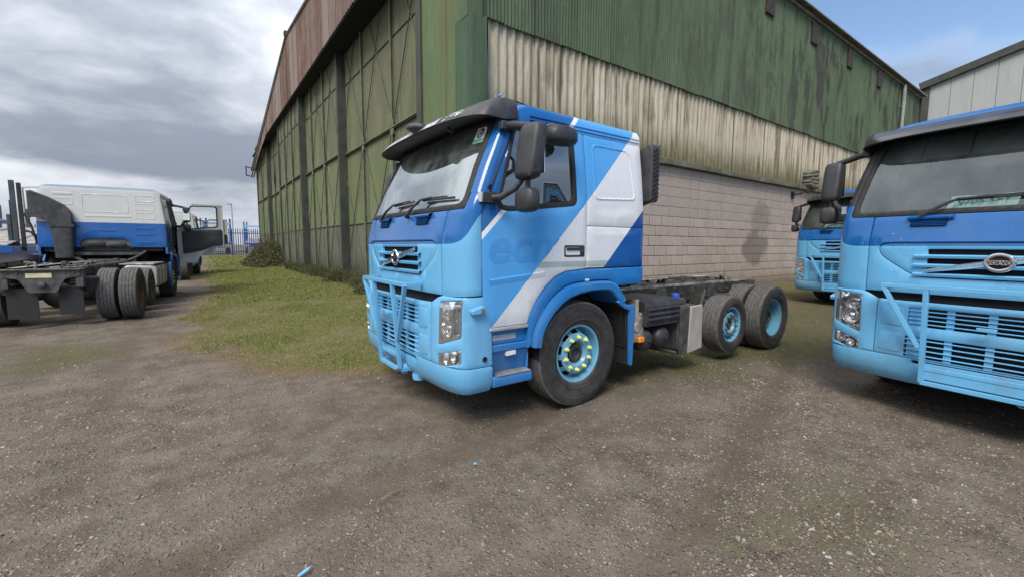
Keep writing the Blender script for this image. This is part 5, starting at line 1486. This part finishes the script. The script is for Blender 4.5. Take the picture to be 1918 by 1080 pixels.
# broken sheets stacked on the ledge and a bracket below
pile = empty('sheet_pile', (19.75, HY - .05, HZ_BLOCK + .12), 0, 'pile of broken grey roofing sheets lying on the wall ledge', 'scrap pile')
for k in range(5):
    m_ = MB(); n = 12; ln = .80 - .05 * k + rg.uniform(-.05, .05); x0 = -.42 + rg.uniform(-.05, .06) + .03 * k
    m_.grid([[(x0 + ln * t, -.22 + .4 * u_ + .03 * math.sin(5 * t), .02 + .105 * k + .035 * math.cos(2 * math.pi * t * 4) + t * .05 * (k - 1.5)) for t in np.linspace(0, 1, 26)] for u_ in (0, 1)]); s_ = m_.build('sheet', 'ledge', pile); b = s_.modifiers.new('s', 'SOLIDIFY'); b.thickness = .085
lb = empty('lamp_bracket', (18.6, HY + .04, HZ_BLOCK - .27), 0, 'bent black bracket sticking out below the wall ledge', 'bracket')
MB().tube([(0, 0, .0), (0, -.25, .02), (.05, -.42, .10), (.18, -.48, .02), (.30, -.46, .06)], .025, 6).box(-.07, .07, -.05, .02, -.14, .12).build('arm', 'black', lb)

# ---- grey sheet-clad building behind
GX = 40.0; gb = empty('warehouse', (GX, 8.4, 0), 0, 'grey sheet clad building with dark trim behind the hangar', 'building')
M['grey_clad'] = wall_mat('grey_cladding', ((.36, .37, .37), (.40, .41, .41), (.33, .34, .34)), (.28, .29, .29, .35), rough=.6)
def roofline(y): return 12.35 + (8.6 - y) * .257 if y > -6 else 12.35 + 14.6 * .257 - (-6 - y) * .257
for k in range(22):
    ya = -.18 - k * 1.02; yb = ya - 1.0
    MB().addf([(0, ya, -1), (0, yb, -1), (0, yb, roofline(8.4 + yb)), (0, ya, roofline(8.4 + ya)), (.06, ya, -1), (.06, yb, -1), (.06, yb, roofline(8.4 + yb)), (.06, ya, roofline(8.4 + ya))], [(0, 1, 2, 3), (4, 7, 6, 5), (0, 3, 7, 4), (1, 5, 6, 2)]).build('cladding_panel', 'grey_clad', gb)
MB().box(-.08, .5, -.2, .42, -1, 12.2).build('corner_trim', 'post', gb); MB().box(.04, .3, -22.6, .2, -1, 12.0).build('inner_wall', 'black', gb)
MB().tube([(-.05, .3, roofline(8.7) - .05), (-.05, -14.4, roofline(-6)), (-.05, -22.6, roofline(-14.2))], .30, 4, 0, True, math.pi / 4).build('verge_trim', 'post', gb)
MB().addf([(0, .3, roofline(8.7)), (0, -14.4, roofline(-6)), (30, -14.4, roofline(-6)), (30, .3, roofline(8.7)), (0, -22.6, roofline(-14.2)), (30, -22.6, roofline(-14.2))], [(0, 1, 2, 3), (1, 4, 5, 2)]).build('roof', 'roofsheet', gb)

# ------------------------------------------------------------------ beyond the yard: fence, transporters, lamp posts
M['fence_blue'] = simple('fence_blue_paint', (.035, .05, .16), .6, 0, .2, 3)
FY = 54.0; fx0, fx1 = -16.0, 9.0
fence = empty('palisade_fence', (0, FY, 0), 0, 'dark blue steel palisade fence across the far end of the yard', 'fence')
pl = MB(); rg = random.Random(31)
k = 0
while fx0 + k * .20 < fx1:
    x_ = fx0 + k * .20; z0 = tz(x_, FY); t_ = z0 + 2.75 + rg.uniform(-.02, .02)
    pl.addf([(x_ - .036, 0, z0 + .05), (x_ + .036, 0, z0 + .05), (x_ + .036, 0, t_), (x_, 0, t_ + .16), (x_ - .036, 0, t_), (x_ - .036, .02, z0 + .05), (x_ + .036, .02, z0 + .05), (x_ + .036, .02, t_), (x_, .02, t_ + .16), (x_ - .036, .02, t_)], [(0, 1, 2, 3, 4), (9, 8, 7, 6, 5), (0, 4, 9, 5), (1, 6, 7, 2), (4, 3, 8, 9), (3, 2, 7, 8)]); k += 1
tag(pl.build('pale', 'fence_blue', fence), kind='stuff')
for z_ in (.45, 2.35): MB().box(fx0, fx1, .021, .07, z_ + .42, z_ + .50).build('rail', 'fence_blue', fence)
for i in range(10): x_ = fx0 + i * 2.75; MB().box(x_ - .05, x_ + .05, .07, .17, tz(x_, FY) - .2, tz(x_, FY) + 2.8).build('post', 'fence_blue', fence)


def lamp_post(x, y, hgt, arm, label):
    z = tz(x, y); o = empty('lamp_post', (x, y, z), 0, label, 'lamp post', 'lamp posts beyond the yard')
    MB().tube([(0, 0, -.2), (0, 0, hgt * .5), (0, 0, hgt)], [.10, .075, .055], 10).build('pole', 'pipe', o)
    MB().tube([(0, 0, hgt - .03), (arm * .5, 0, hgt + .06), (arm, 0, hgt + .08)], .04, 8).build('arm', 'pipe', o)
    MB().prism([(arm - .1, hgt + .02), (arm + .55, hgt + .06), (arm + .55, hgt + .14), (arm - .1, hgt + .16)], 'xz', -.13, .13).build('lamp_head', 'pipe', o, bevel=.03); return o


lamp_post(-12.15, 58, 6.2, 1.1, 'tall grey lamp post with an arm, beside the upright ramp on the left')
lamp_post(4.75, 76, 6.9, -.5, 'distant lamp post beyond the fence, next to the hangar end')

# car transporter trailers: deck of slatted planks on a blue beam with tall ramp posts
M['deck'] = simple('worn_deck_plate', (.34, .33, .31), .7, .2, .3, 4, (.16, .11, .07), .6, .3, 30)
M['purple'] = plain_paint('purple_paint', (.17, .10, .33)); M['paleblue'] = plain_paint('pale_blue_paint', (.25, .42, .70)); M['darksteel'] = simple('dark_blue_grey_steel', (.055, .075, .085), .6, .1, .3, 5, (.14, .09, .06), .5)


def transporter(x, y, rz, label, z=None, posts=True, far=False):
    o = empty('car_transporter', (x, y, tz(x, y) if z is None else z), rz, label, 'car transporter', 'car transporters around the yard')
    MB().box(-1.25, 1.25, -.06, .06, 1.18, 1.38).box(-1.25, -1.13, 0, 8.5, 1.18, 1.38).box(1.13, 1.25, 0, 8.5, 1.18, 1.38).box(-.5, .5, 0, 8.5, .80, 1.18).build('beam', 'blue2', o, bevel=.01)
    for k in range(14 if not far else 6):
        st = 8.4 / (14 if not far else 6)
        MB().addf([(sx_ * 1.12, .1 + k * st + (st * .78 if ey else 0), 1.43 + .085 * (k * st + (st * .78 if ey else 0)) - .04 * ez) for ez in (0, 1) for ey in (0, 1) for sx_ in (-1, 1)], [(0, 1, 3, 2), (4, 6, 7, 5), (0, 4, 5, 1), (2, 3, 7, 6), (0, 2, 6, 4), (1, 5, 7, 3)]).build('deck_plank', 'deck', o, bevel=.006)
    for sg in (-1, 1):
        for y_ in (2.2, 3.4):
            wv = MB().lathe([(.25, -.12), (.38, -.14), (.41, -.10), (.41, .10), (.38, .14), (.25, .12), (.10, .05), (.001, .05)], (0, 0, 0), 'x', 24).build('wheel', 'tyre', o, smooth=40); wv.location = (sg * 1.1, y_, .41)
        if posts:
            for y_, h_ in (((1.0, 4.3), (4.4, 4.0), (7.6, 4.6)) if far else ((1.0, 3.4), (7.6, 3.6))):
                MB().box(sg * 1.2 - .09, sg * 1.2 + .09, y_ - .09, y_ + .09, 1.2, h_).box(sg * 1.2 - .05, sg * 1.2 + .05, y_ + .09, y_ + .20, 1.2, h_ - .5).build('ramp_post', 'darksteel' if not far else 'blue2', o, bevel=.01)
    if posts and far:
        MB().box(-1.25, 1.25, .8, 1.05, 3.6, 3.8).box(-1.25, -1.10, .9, 8.2, 3.42, 3.62).box(1.10, 1.25, .9, 8.2, 3.42, 3.62).box(-1.25, 1.25, .82, .92, 2.9, 3.0).build('upper_deck', 'paleblue', o, bevel=.01)
    return o


t1 = transporter(-5.55, 19.0, R(4), 'blue transporter trailer with a pale slatted deck beside the white lorry on the left', None, False)
ram = empty('loading_ramp', (-4.45, 20.6, 0), R(6), 'dark upright loading ramp posts folded vertically on the transporter deck', 'ramp')
MB().box(-.16, -.04, -.06, .06, 1.4, 3.62).box(-.27, -.18, -.06, .06, 1.4, 2.55).box(-.19, -.165, -.04, .04, 1.4, 3.0).build('post', 'darksteel', ram, bevel=.01)
MB().box(.0, .10, -.06, .06, 1.4, 3.55).build('post', 'vent_flap', ram, bevel=.01)
MB().tube([(.12, -.1, 2.6), (.26, -.15, 2.2), (.34, -.12, 1.7), (.30, 0, 1.5)], .03, 8).tube([(.1, -.1, 2.05), (.25, -.12, 2.0), (.36, -.1, 1.75), (.62, -.1, 1.55)], .035, 8).build('hose', 'plastic', ram)
MB().box(.30, .42, -.1, .06, 1.4, 1.95).build('clamp', 'worn', ram, bevel=.02)
transporter(-6.9, 33.5, R(3), 'empty transporter trailer with short posts behind the near one on the left', None, True)
for i, (x_, y_, rz, lb) in enumerate(((2.6, 63, 4, 'transporter with pale blue upper deck frame behind the palisade fence'), (6.8, 70, -8, 'farthest transporter behind the fence, next to the hangar end'), (-1.0, 68, 5, 'transporter behind the fence whose posts rise over the open lorry doors'))): transporter(x_, y_, R(rz), lb, None, True, True)


def purple_lorry(x, y, rz):
    o = empty('box_lorry', (x, y, tz(x, y)), rz, 'purple lorry just showing at the far left edge', 'lorry')
    MB().prism(rpoly([(-1.2, .5), (-1.25, 1.6), (-1.05, 2.35), (.9, 2.42), (.9, .5)], .08), 'xz', -1.15, 1.15).build('cab', 'purple', o, bevel=.05)
    MB().addf([(-1.285, -1.0, 1.62), (-1.285, 1.0, 1.62), (-1.09, .95, 2.25), (-1.09, -.95, 2.25)], [(0, 1, 2, 3)]).build('windscreen', 'sideglass', o)
    for sg in (-1, 1):
        MB().prism([(-.95, 1.6), (.3, 1.6), (.3, 2.2), (-.8, 2.2)], 'xz', sg * 1.15, sg * 1.158).build('side_window', 'sideglass', o)
        MB().prism(rpoly([(-.7, .9), (.7, 1.3), (.8, 1.45), (-.5, 1.1)], .05), 'xz', sg * 1.15, sg * 1.156).build('stripe', 'white', o)
        for x_ in (-.5, 2.6): MB().lathe([(.25, -.12), (.44, -.14), (.48, -.10), (.48, .10), (.44, .14), (.25, .12), (.001, .08)], (x_, sg * 1.02, .48), 'y', 24).build('wheel', 'tyre', o, smooth=40)
    MB().box(.95, 4.6, -1.1, 1.1, .7, .95).build('chassis', 'frame', o); return o


purple_lorry(-7.12, 26, R(80))

# ------------------------------------------------------------------ plants and loose ground material
def leaf_mat(name, a, b, c):
    mt, h, p, o = new_mat(name); v = h.pos(); n1_ = h.noise(v, 9, 4, .6); n2_ = h.noise(v, 75, 2, .5)
    col = h.mix(h.smooth(n1_, .35, .65), a, b); col = h.mix(h.smooth(n2_, .5, .68), col, c); h.set(p.inputs['Base Color'], col); p.inputs['Roughness'].default_value = .75; p.inputs['Specular IOR Level'].default_value = .25
    tr = h.n('ShaderNodeBsdfTranslucent'); h.set(tr.inputs[0], col); mxs = h.n('ShaderNodeMixShader'); mxs.inputs[0].default_value = .3; h.t.links.new(p.outputs[0], mxs.inputs[1]); h.t.links.new(tr.outputs[0], mxs.inputs[2]); h.t.links.new(mxs.outputs[0], o.inputs[0]); return mt


M['grass'] = leaf_mat('grass_blades', (.13, .185, .036), (.25, .275, .08), (.40, .33, .18))
M['straw'] = leaf_mat('dry_straw', (.30, .23, .125), (.42, .34, .21), (.20, .14, .075))
M['bramble'] = leaf_mat('bramble_leaves', (.05, .07, .026), (.11, .115, .05), (.19, .14, .08))
M['twig'] = simple('dry_stems', (.12, .085, .06), .9, 0, .3, 10)
M['stone'] = None


def view_ok(x, y, m_=1.12):
    d = np.stack([x, y], 0); f = x * math.cos(yaw) + y * math.sin(yaw); s_ = x * math.sin(yaw) - y * math.cos(yaw); return (f > .6) & (np.abs(s_) < f * 1.17 * m_ + .3)


def blades(name, n, box, dens_fn, hmin, hmax, wid, mat, lean=.6, seed=1, kind='stuff'):
    r = np.random.default_rng(seed); x = r.uniform(box[0], box[1], n); y = r.uniform(box[2], box[3], n); keep = (r.random(n) < dens_fn(x, y)) & view_ok(x, y); x, y = x[keep], y[keep]; n = len(x)
    cl = fbm(x, y, 2.2, seed + 5); z = terrain(x, y) - .012 + np.exp(-((np.hypot(x, y) / 16) ** 2)) * (fbm(x, y, .8, 1) - .5) * .05
    hh_ = r.uniform(hmin, hmax, n) * (.45 + 1.1 * cl); a = r.uniform(0, 2 * np.pi, n); ln = r.normal(0, lean, n) * hh_; b = r.uniform(0, 2 * np.pi, n); wv = wid * r.uniform(.6, 1.4, n) * (1 + np.hypot(x, y) / 22)
    P = np.zeros((n, 5, 3)); dxw, dyw = np.cos(a) * wv, np.sin(a) * wv; lx, ly = np.cos(b) * ln, np.sin(b) * ln
    P[:, 0] = np.stack([x - dxw, y - dyw, z], 1); P[:, 1] = np.stack([x + dxw, y + dyw, z], 1); P[:, 2] = np.stack([x + dxw * .7 + lx * .4, y + dyw * .7 + ly * .4, z + hh_ * .6], 1); P[:, 3] = np.stack([x - dxw * .7 + lx * .4, y - dyw * .7 + ly * .4, z + hh_ * .6], 1); P[:, 4] = np.stack([x + lx, y + ly, z + hh_ * .95], 1)
    i = np.arange(n)[:, None] * 5; F = np.concatenate([i + [0, 1, 2], i + [0, 2, 3], i + [3, 2, 4]], 0)
    me = fast_mesh(name, P.reshape(-1, 3), F, 3); me.materials.append(M[mat]); o = bpy.data.objects.new(name, me); COL.objects.link(o); o['kind'] = kind; return o


gm = lambda x, y: np.clip((grass_mask(x, y) - .28) * 1.7, 0, 1)
tag(blades('grass', 230000, (-.8, 4.9, 4.8, 13), lambda x, y: gm(x, y) * np.clip(2.6 * fbm(x, y, 1.3, 77) - .62, .10, 1), .014, .055, .0030, 'grass', 1.0, 1), 'short patchy grass growing along the hangar doors', 'grass')
tag(blades('grass', 90000, (-.3, 5.0, 13, 34), lambda x, y: gm(x, y) * np.clip(1.25 - (y - 13) / 26, .2, 1), .03, .08, .006, 'grass', .9, 2), 'farther grass strip running towards the fence', 'grass')
tag(blades('grass', 9000, (-.3, 5.0, 34, 53), gm, .06, .13, .012, 'grass', .8, 3), 'far end of the grass strip before the fence', 'grass')
tag(blades('tufts', 16000, (-.2, 4.7, 5.2, 16), lambda x, y: gm(x, y) * np.clip(fbm(x, y, 2.0, 91) * 5 - 2.9, 0, 1), .05, .15, .0035, 'grass', .7, 9), 'taller grass tufts standing in the short grass', 'grass')
tag(blades('straw', 150000, (-1.4, 4.9, 4.2, 15), lambda x, y: np.clip(grass_mask(x, y) * 4, 0, 1) * np.clip(1.3 - 1.0 * grass_mask(x, y), .28, 1) * np.clip(2.4 * fbm(x, y, 1.5, 40) - .6, .05, 1), .012, .035, .0028, 'straw', 2.4, 4), 'dry straw stalks fringing the grass', 'straw')
tag(blades('tufts', 60000, (1.0, 12.5, .3, 6.9), lambda x, y: np.clip(moss_mask(x, y) - .25, 0, 1) * np.clip(fbm(x, y, 3.0, 51) * 2.4 - 1.0, 0, 1), .012, .045, .003, 'grass', 1.1, 5), 'thin grass and moss among the gravel', 'grass')
hug = lambda x, y: np.clip(1 - np.abs(4.45 - x) / .55, 0, 1) * (.2 + 1.2 * (fbm(x, y, 1.1, 61) > .5))
tag(blades('weeds', 42000, (3.5, 4.6, 8.0, 27), hug, .08, .46, .007, 'bramble', .7, 6), 'rough weeds along the foot of the hangar doors', 'weeds')
tag(blades('weeds', 14000, (9.5, 13.6, 5.9, 7.4), lambda x, y: np.clip(1 - (7.3 - y) / 1.1, 0, 1) * (.15 + 1.2 * (fbm(x, y, 1.3, 62) > .52)), .06, .26, .006, 'grass', .8, 7), 'weeds along the foot of the block wall', 'weeds')


def stone_mat():
    mt, h, p, o = new_mat('gravel_stone'); v = h.pos(); vn = h.n('ShaderNodeTexVoronoi', feature='F1'); h.set(vn.inputs['Vector'], v); vn.inputs['Scale'].default_value = 24
    s_ = h.n('ShaderNodeSeparateColor'); h.set(s_.inputs[0], vn.outputs['Color']); c = h.mix(s_.outputs[0], (.11, .090, .073), (.285, .245, .208)); c = h.mix(h.smooth(s_.outputs[1], .66, .70, 0, .75), c, (.30, .20, .165)); c = h.mix(h.smooth(s_.outputs[2], .95, .96, 0, .8), c, (.42, .41, .39))
    fine = h.noise(v, 90, 3, .6); c = h.mix(h.mul(h.smooth(fine, .4, .7), .4), c, (.10, .085, .07)); h.set(p.inputs['Base Color'], c); p.inputs['Roughness'].default_value = .9; p.inputs['Specular IOR Level'].default_value = .25; return mt


M['stone'] = stone_mat()
OCT = np.array([(1, 0, 0), (.3, .95, 0), (-.8, .6, 0), (-.8, -.6, 0), (.3, -.95, 0), (.1, .1, .8), (.0, .0, -.7)]); OF = np.array([(0, 1, 5), (1, 2, 5), (2, 3, 5), (3, 4, 5), (4, 0, 5), (1, 0, 6), (2, 1, 6), (3, 2, 6), (4, 3, 6), (0, 4, 6)])


def stones(name, n, box, dens_fn, smin, smax, seed, pw=2.6):
    r = np.random.default_rng(seed); x = r.uniform(box[0], box[1], n); y = r.uniform(box[2], box[3], n); keep = (r.random(n) < dens_fn(x, y)) & view_ok(x, y); x, y = x[keep], y[keep]; n = len(x)
    s_ = smin + (smax - smin) * r.random(n) ** pw; a = r.uniform(0, 2 * np.pi, n); V = OCT[None] * r.uniform(.65, 1.3, (n, 7, 1)); V[:, :, 1] *= r.uniform(.55, .95, (n, 1)); V[:, :, 2] *= r.uniform(.35, .75, (n, 1))
    tx = r.normal(0, .25, n); V[:, :, 2] += V[:, :, 0] * tx[:, None]; c, sn = np.cos(a)[:, None], np.sin(a)[:, None]; W = np.stack([V[:, :, 0] * c - V[:, :, 1] * sn, V[:, :, 0] * sn + V[:, :, 1] * c, V[:, :, 2]], -1) * s_[:, None, None]
    nr = np.exp(-((np.hypot(x, y) / 16) ** 2)); z = terrain(x, y) + nr * ((fbm(x, y, .8, 1) - .5) * .05 + (fbm(x, y, 5, 2, 4) - .5) * .020 - rut_mask(x, y) * .032) - .002; W += np.stack([x, y, z - s_ * .02], -1)[:, None]
    F = (np.arange(n)[:, None, None] * 7 + OF[None]).reshape(-1, 3); me = fast_mesh(name, W.reshape(-1, 3), F, 3); me.materials.append(M['stone']); o = bpy.data.objects.new(name, me); COL.objects.link(o); o['kind'] = 'stuff'; return o


ng = lambda x, y: np.clip(1 - grass_mask(x, y) * 1.6, .03, 1) * (1 - .55 * np.clip(rut_mask(x, y), 0, 1))
tag(stones('gravel', 210000, (-3.5, 6.8, .2, 6.5), lambda x, y: ng(x, y) * (.16 + 1.1 * loose_mask(x, y)) * np.clip(1.5 - np.hypot(x, y) / 6.5, .15, 1), .004, .017, 1), 'small loose gravel stones on the near yard', 'gravel')
tag(stones('gravel', 26000, (-4, 12.0, .2, 11), lambda x, y: ng(x, y) * (.035 + .8 * loose_mask(x, y)), .011, .032, 2, 3.5), 'larger loose stones strewn across the yard', 'gravel')
tag(stones('gravel', 30000, (-5, 13, 5, 22), lambda x, y: ng(x, y) * (.3 + .5 * fbm(x, y, .8, 9)), .008, .026, 3, 2.5), 'stones on the track by the white lorries', 'gravel')
# bramble thicket at the far corner of the hangar
bush = empty('bramble_bush', (4.1, 33.6, tz(4.1, 33.6)), 0, 'brown and green bramble thicket against the far end of the hangar doors', 'bush')


def thicket(root, n, rx, ry, hz_, leaf, seed, mat='bramble', stems=40):
    r = np.random.default_rng(seed); u = r.uniform(-1, 1, (n, 2)); keep = (u ** 2).sum(1) < .35 + 1.1 * fbm(u[:, 0] * 2 + 5, u[:, 1] * 2 + 5, 1.6, seed + 3); u = u[keep]; n = len(u)
    hh_ = hz_ * np.clip(1 - (u ** 2).sum(1) ** .8, .08, 1) * (.35 + 1.15 * fbm(u[:, 0] * 3 + 9, u[:, 1] * 3 + 4, 1.4, seed)); z = hh_ * r.random(n) ** .45; c = np.stack([u[:, 0] * rx, u[:, 1] * ry, z], 1)
    d = r.normal(0, 1, (n, 3)); d /= np.linalg.norm(d, axis=1)[:, None]; e = np.cross(d, r.normal(0, 1, (n, 3))); e /= np.linalg.norm(e, axis=1)[:, None]; L = leaf * r.uniform(.5, 1.3, (n, 1))
    P = np.stack([c - d * L, c + e * L * .45, c + d * L, c - e * L * .45], 1).reshape(-1, 3); F = np.arange(n * 4).reshape(n, 4); me = fast_mesh('foliage', P, F, 4); me.materials.append(M[mat]); o = bpy.data.objects.new('foliage', me); COL.objects.link(o); o.parent = root; o['kind'] = 'stuff'
    m_ = MB(); rg = random.Random(seed)
    for i in range(stems):
        a = rg.uniform(0, 6.28); q = rg.random() ** .5; x_, y_ = q * rx * math.cos(a), q * ry * math.sin(a); hq = hz_ * (1 - q * q) * rg.uniform(.8, 1.35); dx_, dy_ = rg.uniform(-.5, .5), rg.uniform(-.5, .5)
        m_.tube([(x_ * .8, y_ * .8, -.1), (x_ + dx_ * .3, y_ + dy_ * .3, hq * .7), (x_ + dx_, y_ + dy_, hq), (x_ + dx_ * 1.9, y_ + dy_ * 1.9, hq * .85)], [.012, .010, .007, .004], 4)
    s_ = m_.build('stems', 'twig', root); s_['kind'] = 'stuff'


thicket(bush, 13000, 1.6, 4.4, 1.75, .08, 5, 'bramble', 170)
for i, (x_, y_, s_, lb) in enumerate(((12.55, 6.75, .55, 'small dark weed clump at the block wall beside the farthest blue lorry'), (4.15, 12.4, .5, 'low bramble clump at the foot of the hangar doors beside the lorry front'), (4.2, 16.8, .42, 'low dry weed clump midway along the hangar doors'))):
    b_ = empty('weed_clump', (x_, y_, tz(x_, y_)), 0, lb, 'weeds'); thicket(b_, 2600, s_ * 1.2, s_ * 1.3, s_ * 1.1, .035, 20 + i, 'bramble', 16)
# debris
db = empty('plastic_shard', (.36, 2.255, tz(.36, 2.25)), R(25), 'broken light blue plastic shard lying on the gravel at the bottom edge', 'debris')
MB().prism(rpoly([(-.040, -.009), (.015, -.012), (.042, .003), (.015, .009), (-.036, .004)], .004), 'xy', .012, .018).build('shard', 'light', db, bevel=.002)
d2 = empty('plastic_chip', (1.62, 2.70, tz(1.62, 2.7) + .005), R(60), 'tiny pale blue plastic chip on the bare dirt in the middle foreground', 'debris')
MB().prism([(-.015, -.01), (.012, -.012), (.016, .008), (-.006, .014)], 'xy', .006, .012).build('chip', 'light', d2)
for i, (x_, y_, a, L, lb) in enumerate(((-2.05, 5.9, 100, .16, 'short dry stick on the gravel at the left edge'), (.95, 2.65, 20, .11, 'thin straw stalk lying on the near gravel'), (2.3, 2.5, 80, .09, 'straw stalk beside the loose stones on the right'))):
    q = MB().tube([(-L, 0, .012), (0, .012, .018), (L, 0, .012)], [.004, .005, .003], 5).build('stick', 'straw'); q.location = (x_, y_, tz(x_, y_) + .004); q.rotation_euler = (0, 0, R(a)); tag(q, lb, 'stick')
